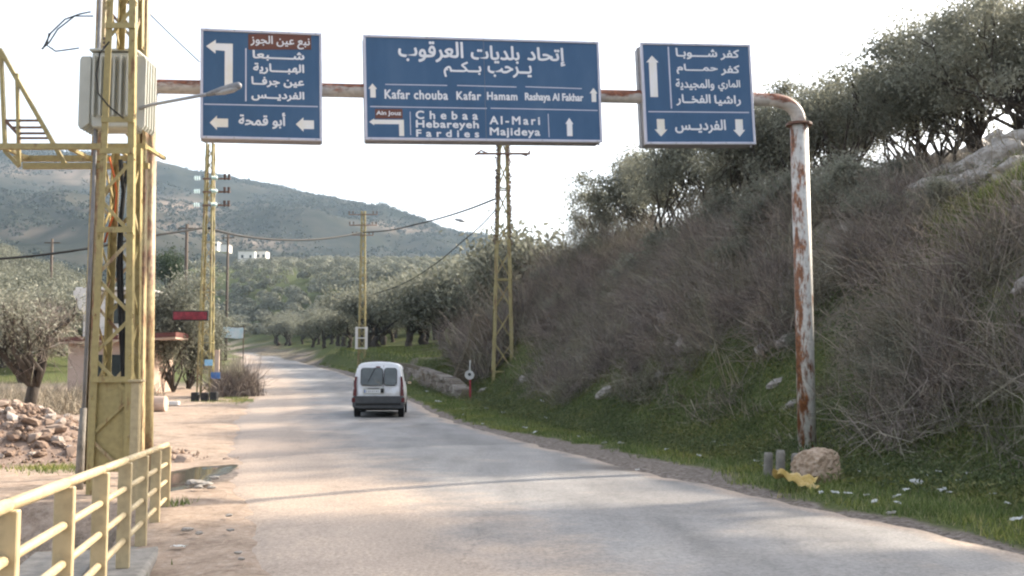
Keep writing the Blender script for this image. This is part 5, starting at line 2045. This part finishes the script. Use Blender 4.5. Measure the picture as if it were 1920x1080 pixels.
link('creeper', fast_mesh('creeper', V, F), 'creeper_brown', tall)

# corner pole with insulators
b1 = Vector(((387 - 960) / FPX * 50, 50, gz((387 - 960) / FPX * 50, 50)))
py1 = lattice_pole('lattice_pole', b1, .66, .36, 12.0, 15, 'pylon_yellow', 'yellow lattice pole with glass insulators standing on the grassy road corner', .085)
for z in (10.25, 9.62, 8.98):
    m = MB()
    m.bar((-.25, -.25, z), (1.05, -.25, z), .07, .07)
    m.build('crossarm', 'rust_metal', py1)
    for sx in (-1, 1):
        m = MB()
        for kk in range(3):
            m.tube([(sx * (.3 + kk * .1) - .1, -.3, z + .02), (sx * (.36 + kk * .1) - .1, -.3, z + .02)], [.12, .05], 10)
        m.build('insulator', 'glass_insulator', py1)
    for kk in range(2):
        m = MB()
        m.tube([(.78 + kk * .2, -.25, z - .06), (.78 + kk * .2, -.25, z + .22)], [.05, .07], 8)
        m.build('insulator', 'porcelain', py1)
# small plates fixed to it
m = MB()
p = at(357, 592, 49.3) - b1
m.box(p, (1.55, .12, .36))
o = m.build('display_board', 'red_led', py1, bevel=.01)
m = MB()
m.box(p + Vector((0, .02, 0)), (1.65, .1, .46))
m.build('display_housing', 'black_iron', py1)
for px, py, w_, h_, mt in ((391, 680, .36, .28, 'light_blue_plate'), (404, 704, .42, .3, 'blue_plate')):
    m = MB()
    m.box(at(px, py, 49.4) - b1, (w_, .03, h_))
    m.build('number_sign', mt, py1)
m = MB()
m.box(at(407, 680, 49.9) - b1, (.2, .1, 1.2))
m.build('concrete_strip', 'peach_wall', py1)

# banner on the post beyond
p = at(436, 624, 60)
gb = Vector((p.x, 60, gz(p.x, 60)))
t = empty('banner_stand', gb)
tag(t, 'pale blue and white banner on posts beside the road bend', 'banner')
m = MB()
V_, F_ = [], []
for i in range(9):
    for j in range(4):
        V_.append((-.62 + 1.24 * i / 8, -.04 + .03 * math.sin(i * 1.3 + j), (p - gb).z - .3 + .6 * j / 3 + .03 * math.sin(i * .8)))
for i in range(8):
    for j in range(3):
        F_.append((i * 4 + j, (i + 1) * 4 + j, (i + 1) * 4 + j + 1, i * 4 + j + 1))
m.add(V_, F_)
m.build('banner', 'cyan_cloth', t, sm=True)
for sx in (-.62, .62):
    m = MB()
    m.tube([(sx, 0, -.2), (sx, 0, (p - gb).z + .4)], .03, 6)
    m.build('post', 'wood_pole', t)
m = MB()
m.bar((-.66, 0, (p - gb).z + .34), (.66, 0, (p - gb).z + .34), .04)
m.build('crosspiece', 'wood_pole', t)

# pole in the grove, with a white painted foot
Y2 = 84.0
X2 = (679 - 960) / FPX * Y2
b2 = Vector((X2, Y2, gz(X2, Y2)))
py2 = lattice_pole('lattice_pole', b2, .62, .34, at(679, 396, Y2).z - b2.z, 18, 'pylon_yellow', 'yellow brown lattice pole with a white painted foot in the olive grove', .11)
top2 = at(679, 396, Y2).z - b2.z
m = MB()
for sx in (-1, 1):
    m.box((sx * .38, -.36, (at(679, 634, Y2).z - b2.z)), (.2, .06, 1.75))
for dz_ in (-.8, 0, .8):
    m.box((0, -.345, (at(679, 634, Y2).z - b2.z) + dz_), (.6, .04, .09))
m.build('painted_guard', 'white_wall', py2)
for dz, half in ((.3, 1.15), (1.15, 1.1), (1.95, .85)):
    arm_with_insulators(py2, top2 - dz, half, 'rust_metal', 'porcelain', (-half + .05, -half + .35, half - .35, half - .05), -.2, .085)
# faint poles beyond
for px, pyt, Yp, H_, lab in ((346, 420, 95, 0, 'brown wooden pole behind the corner pylon'), (424, 440, 130, 0, 'thin far wooden pole beside the banner'), (92, 448, 110, 0, 'thin reddish wooden pole left of the tower')):
    Xp = (px - 960) / FPX * Yp
    bz_ = gz(Xp, Yp)
    Hp = at(px, pyt, Yp).z - bz_
    t = empty('utility_pole', (Xp, Yp, bz_))
    tag(t, lab, 'pole')
    m = MB()
    m.tube([(0, 0, -.3), (0, 0, Hp)], [.2, .14], 8)
    m.build('pole', 'wood_pole', t, sm=True)
    m = MB()
    m.bar((-.8, 0, Hp - .4), (.8, 0, Hp - .4), .1)
    m.build('crossarm', 'wood_pole', t)


def cable(pts, r, label, mat='black_rubber'):
    m_ = MB()
    P_ = [at(*p_) for p_ in pts]
    out = []
    for i in range(len(P_) - 1):
        p0, p1, p2, p3 = P_[max(i - 1, 0)], P_[i], P_[i + 1], P_[min(i + 2, len(P_) - 1)]
        for k_ in range(6):
            t_ = k_ / 6
            out.append(.5 * ((2 * p1) + (p2 - p0) * t_ + (2 * p0 - 5 * p1 + 4 * p2 - p3) * t_ ** 2 + (3 * p1 - p0 - 3 * p2 + p3) * t_ ** 3))
    out.append(P_[-1])
    m_.tube(out, r, 5)
    o_ = m_.build('overhead_cable', mat)
    tag(o_, label, 'cable')


cable([(-60, 490, 42), (60, 480, 43), (165, 466, 44), (270, 445, 46), (340, 434, 48), (378, 428, 49.6)], .05, 'thick black cable from the left edge to the corner pylon')
cable([(392, 428, 49.6), (440, 440, 55), (500, 448, 62), (560, 450, 68), (620, 446, 75), (678, 436, 83.6)], .07, 'thick sagging black cable between the corner pylon and the grove pole')
cable([(681, 436, 83.6), (730, 432, 76), (780, 421, 68), (830, 408, 61), (880, 392, 55), (926, 374, 50.6)], .05, 'thick black cable rising from the grove pole to the tall lattice pole')
cable([(928, 395, 50.4), (900, 425, 54), (870, 450, 58), (820, 492, 64), (760, 530, 72), (700, 552, 82)], .03, 'thin slack wire from the tall lattice pole down into the grove')
# far street lamp over the grove
t = empty('street_lamp', at(926, 440, 50.5))
tag(t, 'thin far street lamp held out from the tall lattice pole', 'street lamp')
q0 = at(926, 440, 50.5)
m = MB()
m.tube([Vector((0, 0, 0)), at(900, 422, 50.3) - q0, at(872, 415, 50.1) - q0], .015, 5)
m.build('arm', 'galvanised', t)
m = MB()
m.tube([at(875, 416, 50.1) - q0, at(864, 413.5, 50) - q0, at(853, 411, 50) - q0], [.03, .085, .05], 8)
m.build('lamp_head', 'galvanised', t, sm=True)

# round marker sign on a red post
p = hit(883, 758)
p = Vector(((882 - 960) / FPX * 45.5, 45.5, 0))
p.z = gz(p.x, 45.5)
t = empty('marker_sign', p)
tag(t, 'small white round sign on a red post at the foot of the bank', 'sign')
m = MB()
m.tube([(0, 0, -.2), (0, 0, 1.2)], .045, 8)
m.build('post', 'red_paint', t)
m = MB()
zc = at(880, 703, 45.5).z - p.z
m.tube([(-.03, -.06, zc), (-.03, -.03, zc)], .2, 20)
m.build('disc', 'white_scrap', t)
m = MB()
m.tube([(-.03, -.066, zc + .02), (-.03, -.062, zc + .02)], .07, 14)
m.build('emblem', 'van_bumper', t)
m = MB()
m.tube([(-.02, -.03, zc + .15), (0, -.02, zc + .62)], .03, 6)
m.build('stem', 'white_scrap', t)

# ------------------------------------------------------------------ dry stone wall below the grove
WS = []
for i in range(6):
    bm = bmesh.new()
    bmesh.ops.create_cube(bm, size=1)
    r5 = random.Random(900 + i)
    for v in bm.verts:
        v.co += Vector((r5.uniform(-.09, .09), r5.uniform(-.09, .09), r5.uniform(-.09, .09)))
    bmesh.ops.bevel(bm, geom=bm.edges[:], offset=.1, segments=1, affect='EDGES')
    me_ = bpy.data.meshes.new('wall_block')
    bm.to_mesh(me_)
    bm.free()
    WS.append(me_)
wy = np.arange(46.5, 96, .5)
wx = xr(wy) + 1.9
wb = Vector((float(wx[0]), 46.5, float(zr(46.5))))
wall = empty('dry_stone_wall', wb)
tag(wall, 'low grey dry stone wall holding up the olive grove beside the road', 'stone wall')
hw = np.interp(wy, [46.5, 50, 62, 75, 96], [.55, .95, 1.25, 1.1, .75])
m = MB()
vs = []
for x_, y_, h_ in zip(wx, wy, hw):
    z_ = float(zr(y_))
    for u, z in ((.1, -.3), (.16, h_ - .06), (.6, h_ - .06), (.6, -.3)):
        vs.append((x_ + u - wb.x, y_ - wb.y, z_ + z - wb.z))
fs = []
for i in range(len(wy) - 1):
    for k in range(4):
        fs.append((i * 4 + k, i * 4 + (k + 1) % 4, (i + 1) * 4 + (k + 1) % 4, (i + 1) * 4 + k))
fs.append((0, 1, 2, 3))
m.add(vs, fs)
m.build('core', 'brown_rock', wall)
r5 = random.Random(31)
cnt = 0
for course in range(5):
    y_ = 46.5 + r5.uniform(0, .3)
    while y_ < 92 and cnt < 298:
        ln = r5.uniform(.45, .85)
        h_ = float(np.interp(y_, wy, hw))
        ch = h_ / 5
        x_ = float(xr(y_)) + 1.9
        o = link('stone', r5.choice(WS), 'wall_stone', wall)
        o.location = (x_ + .12 + course * .012 + r5.uniform(-.03, .03) - wb.x, y_ + ln / 2 - wb.y, float(zr(y_)) + ch * (course + .5) - wb.z)
        o.scale = (.26 if course < 4 else .55, ln * .98, ch * r5.uniform(.92, 1.12))
        sl_ = (float(xr(y_ + 1)) - float(xr(y_)))
        o.rotation_euler = (0, 0, math.atan2(-sl_, 1) + r5.uniform(-.06, .06))
        y_ += ln
        cnt += 1

# ------------------------------------------------------------------ house, fence and plants beyond the lay-by on the left
HY = 52.0
hpx = lambda px, py, Y_=HY: at(px, py, Y_)
hx0, hx1 = hpx(150, 600).x, hpx(268, 600).x
hb = Vector(((hx0 + hx1) / 2, HY, gz((hx0 + hx1) / 2, HY) - .2))
t = empty('roadside_house', hb)
tag(t, 'small white and peach house with red eaves hidden behind the tower', 'house')
zt = hpx(200, 546).z - hb.z
zm = hpx(200, 637).z - hb.z
W_ = hx1 - hx0
MB().box((0, 1.6, zm / 2), (W_ + .9, 3.6, zm)).build('ground_floor_wall', 'peach_wall', t, bevel=.02)
MB().box((.1, 1.5, (zm + zt) / 2), (W_ - .1, 3.0, zt - zm)).build('upper_wall', 'white_wall', t, bevel=.02)
m = MB()
m.prism([(-W_ / 2 - .22, zt - .25), (-W_ / 2 + .1, zt - .95), (-W_ / 2 + .5, zt - 1.25), (-W_ / 2 + .5, zt + .06), (-W_ / 2 - .25, zt + .06)], -.35, -.05)
m.build('canopy', 'white_wall', t, bevel=.02)
MB().box((0, 1.4, zt + .1), (W_ + .25, 3.5, .14)).build('roof_slab', 'white_wall', t, bevel=.02)
m = MB()
m.prism([(-W_ / 2 - .65, zm - .12), (W_ / 2 + 1.9, zm + .12), (W_ / 2 + 1.9, zm + .34), (-W_ / 2 - .65, zm + .08)], -.9, 1.2)
m.build('eave', 'red_tile', t)
m = MB()
m.prism([(-W_ / 2 - .62, zm - .22), (W_ / 2 + 1.87, zm + .02), (W_ / 2 + 1.87, zm + .115), (-W_ / 2 - .62, zm - .125)], -.85, 1.15)
m.build('soffit', 'peach_wall', t)
for xk in (-.7, .55):
    w = MB().box((xk, -.22, zm * .55), (.8, .06, 1.1)).build('window', 'dark_glass', t)
    MB().box((xk, -.26, zm * .55 - .6), (.95, .12, .08)).build('sill', 'white_wall', w)
MB().box((.4, -.02, (zm + zt) / 2 + .1), (.7, .05, 1.0)).build('window', 'dark_glass', t)

# near olive tree at the left edge, pruned and gnarled
NO = tree_meshes('near_olive', 610, 4.3, 2.1, .2, 70, 3600, .05, trunk_frac=.3, limbs=16, clump_r=.36)
X_, Y_ = (62 - 960) / FPX * 33, 33
island_mat('silver_leaf', [(0.0, (0.14, 0.145, 0.105)), (0.6, (0.26, 0.26, 0.2)), (1.0, (0.4, 0.39, 0.32))], transl=0.25)
plant_tree('olive_tree', NO, (X_, Y_, gz(X_, Y_)), 2.2, 1.0, 'gnarled silvery olive tree behind the rubble heap', 'olive tree', None, 'silver_leaf')
near_olive = bpy.data.objects[[o_.name for o_ in bpy.data.objects if o_.get('label', '').startswith('gnarled silvery')][0]]
r9 = np.random.default_rng(19)
dv = rand_dirs(110, r9)
PT = np.array([0, 0, 2.75]) + dv * np.array([1.5, 1.5, 1.0]) * r9.uniform(.4, 1, (110, 1))
V, F = clump_brush(PT, dv, np.full(110, .7), 12, r9, .008, .5)
link('twigs', fast_mesh('twigs', V, F), 'dry_twig', near_olive)
BT = tree_meshes('broad_tree', 620, 6.0, 2.0, .15, 90, 22000, .085, trunk_frac=.05, limbs=8, clump_r=.42, stems=2)
X_, Y_ = (325 - 960) / FPX * 54, 54
plant_tree('bushy_tree', BT, (X_, Y_, gz(X_, Y_)), .5, 1.0, 'tall bushy grey green tree between the tower and the corner pylon', 'tree', None, 'olive_leaf', 1.08)
X_, Y_ = (362 - 960) / FPX * 58, 58
plant_tree('bushy_tree', BT, (X_, Y_, gz(X_, Y_)), 2.5, .8, 'lower bushy tree close behind the corner pylon', 'tree', None, 'olive_leaf')
X_, Y_ = (308 - 960) / FPX * 120, 120
DT = tree_meshes('dark_tree', 630, 7.0, 2.6, .25, 50, 7000, .13, trunk_frac=.2, limbs=6, clump_r=.45)
dt_z = at(308, 520, 120).z
plant_tree('dark_tree', DT, (X_, Y_, max(gz(X_, Y_), dt_z - 2.2)), 0, .82, 'dark green round tree rising above the grove right of the tower', 'tree', None, 'dark_leaf')
# leafless bush on the road corner
rng = np.random.default_rng(77)
cxb, cyb = (443 - 960) / FPX * 51, 51.0
n = 60
P = np.stack([cxb + rng.normal(size=n) * .36, cyb + rng.normal(size=n) * .5, np.zeros(n)], 1)
P[:, 2] = ground_z(P[:, 0], P[:, 1])
V, F = clump_brush(P, np.tile(np.array([[0, 0, 1.0]]), (n, 1)), np.full(n, 1.45), 70, rng, .012, .35)
o = link('bare_bush', fast_mesh('bare_bush', V, F), 'dry_twig')
tag(o, 'leafless grey brown bush on the grassy corner beside the road', 'bush')
# undergrowth round the left-hand plots
n = 260
ang_ = rng.random(n)
P = np.stack([rng.uniform(-27, -13, n), rng.uniform(36, 50, n), np.zeros(n)], 1)
P = P[(P[:, 0] / P[:, 1] < -.335)]
P[:, 2] = ground_z(P[:, 0], P[:, 1])
V, F = clump_brush(P, np.tile(np.array([[0, 0, 1.0]]), (len(P), 1)), np.full(len(P), .8), 50, rng, .012, .5)
tag(link('undergrowth', fast_mesh('undergrowth', V, F), 'straw'), 'dry grey undergrowth in front of the small house', 'undergrowth', kind='stuff')
# tall pale brush at the end of the bank round the lattice pole
n = 260
ys_ = rng.uniform(52, 62, n)
P = np.stack([xr(ys_) + rng.uniform(4.2, 11, n), ys_, np.zeros(n)], 1)
P[:, 2] = ground_z(P[:, 0], P[:, 1])
V, F = clump_brush(P, np.tile(np.array([[0, 0, 1.0]]), (n, 1)), rng.uniform(1.6, 3.2, n), 75, rng, .012, .42)
tag(link('tall_brush', fast_mesh('tall_brush', V, F), 'dry_twig'), 'tall leafless brush at the end of the bank behind the lattice pole', 'brush', kind='stuff')

# three black crates, a concrete block and a plank by the corner pylon
for i, (px, py) in enumerate(((369, 741), (387, 740), (404, 739))):
    X_, Y_ = (px - 960) / FPX * 46.5, 46.5
    o = MB().box((0, 0, .2), (.3, .3, .42)).build('black_crate', 'black_iron', bevel=.02)
    o.location = (X_, Y_, gz(X_, Y_) - .02)
    tag(o, ['black crate farthest from the bare bush', 'middle of three black crates under the corner pylon', 'black crate nearest the bare bush'][i], 'crate', 'black crates under the corner pylon')
X_, Y_ = (301 - 960) / FPX * 39, 39
m = MB()
m.tube([(-.28, 0, .27), (.28, 0, .27)], .29, 18)
o = m.build('concrete_pipe', 'peach_wall', bevel=.02)
o.location = (X_, Y_, gz(X_, Y_))
tag(o, 'short tan concrete pipe lying beside the tower at the side road', 'concrete pipe')
X_, Y_ = (322 - 960) / FPX * 43, 43
o = MB().box((0, 0, .1), (.75, .25, .16)).build('kerb_stone', 'white_wall', bevel=.02)
o.location = (X_, Y_, gz(X_, Y_))
tag(o, 'pale loose kerb stone on the edge of the side road', 'kerb stone')

# white houses on the far slope
for i, (px, py, Yh, w_, h_) in enumerate(((462, 482, 420, 6.5, 4.6), (489, 481, 424, 4.2, 4.2), (478, 492, 405, 9, 2.6), (505, 496, 405, 4, 2.0), (402, 460, 440, 2.6, 3.2), (420, 464, 430, 3.4, 2.4))):
    c = at(px, py, Yh)
    t = empty('far_house', (c.x, c.y, c.z - h_ / 2))
    tag(t, ['wide white far house below the distant hill', 'narrow white far house beside the wide one', 'long low white terrace wall of the far houses', 'lowest white far outbuilding at the end of the terrace', 'small white far house left of the corner pylon top', 'grey far house between the corner pylon and the wide white house'][i], 'house', 'white houses below the hill')
    MB().box((0, 3, h_ / 2 - (1.5 if h_ > 4 else .3)), (w_, 6, h_ + (3 if h_ > 4 else .6))).build('wall', 'white_wall', t)
    MB().box((0, 3, h_ + .12), (w_ + .4, 6.4, .24)).build('roof', 'concrete', t)
    if h_ > 3:
        for kx in (-.25, .25):
            MB().box((kx * w_, -.03, h_ * .55), (.9, .08, 1.2)).build('window', 'dark_glass', t)

# ------------------------------------------------------------------ haze
hz = MB().box((0, 1090, 240), (4700, 2660, 660)).build('haze', None)
m = bpy.data.materials.new('haze_air')
m.use_nodes = True
m.node_tree.nodes.remove(m.node_tree.nodes['Principled BSDF'])
pv = m.node_tree.nodes.new('ShaderNodeVolumePrincipled')
pv.inputs['Color'].default_value = (0.6, 0.8, 1.0, 1)
pv.inputs['Density'].default_value = 0.00014
pv.inputs['Anisotropy'].default_value = 0.2
m.node_tree.links.new(pv.outputs[0], m.node_tree.nodes['Material Output'].inputs['Volume'])
hz.data.materials.append(m)
tag(hz, 'thin pale blue haze in the air over the valley', 'haze', kind='stuff')
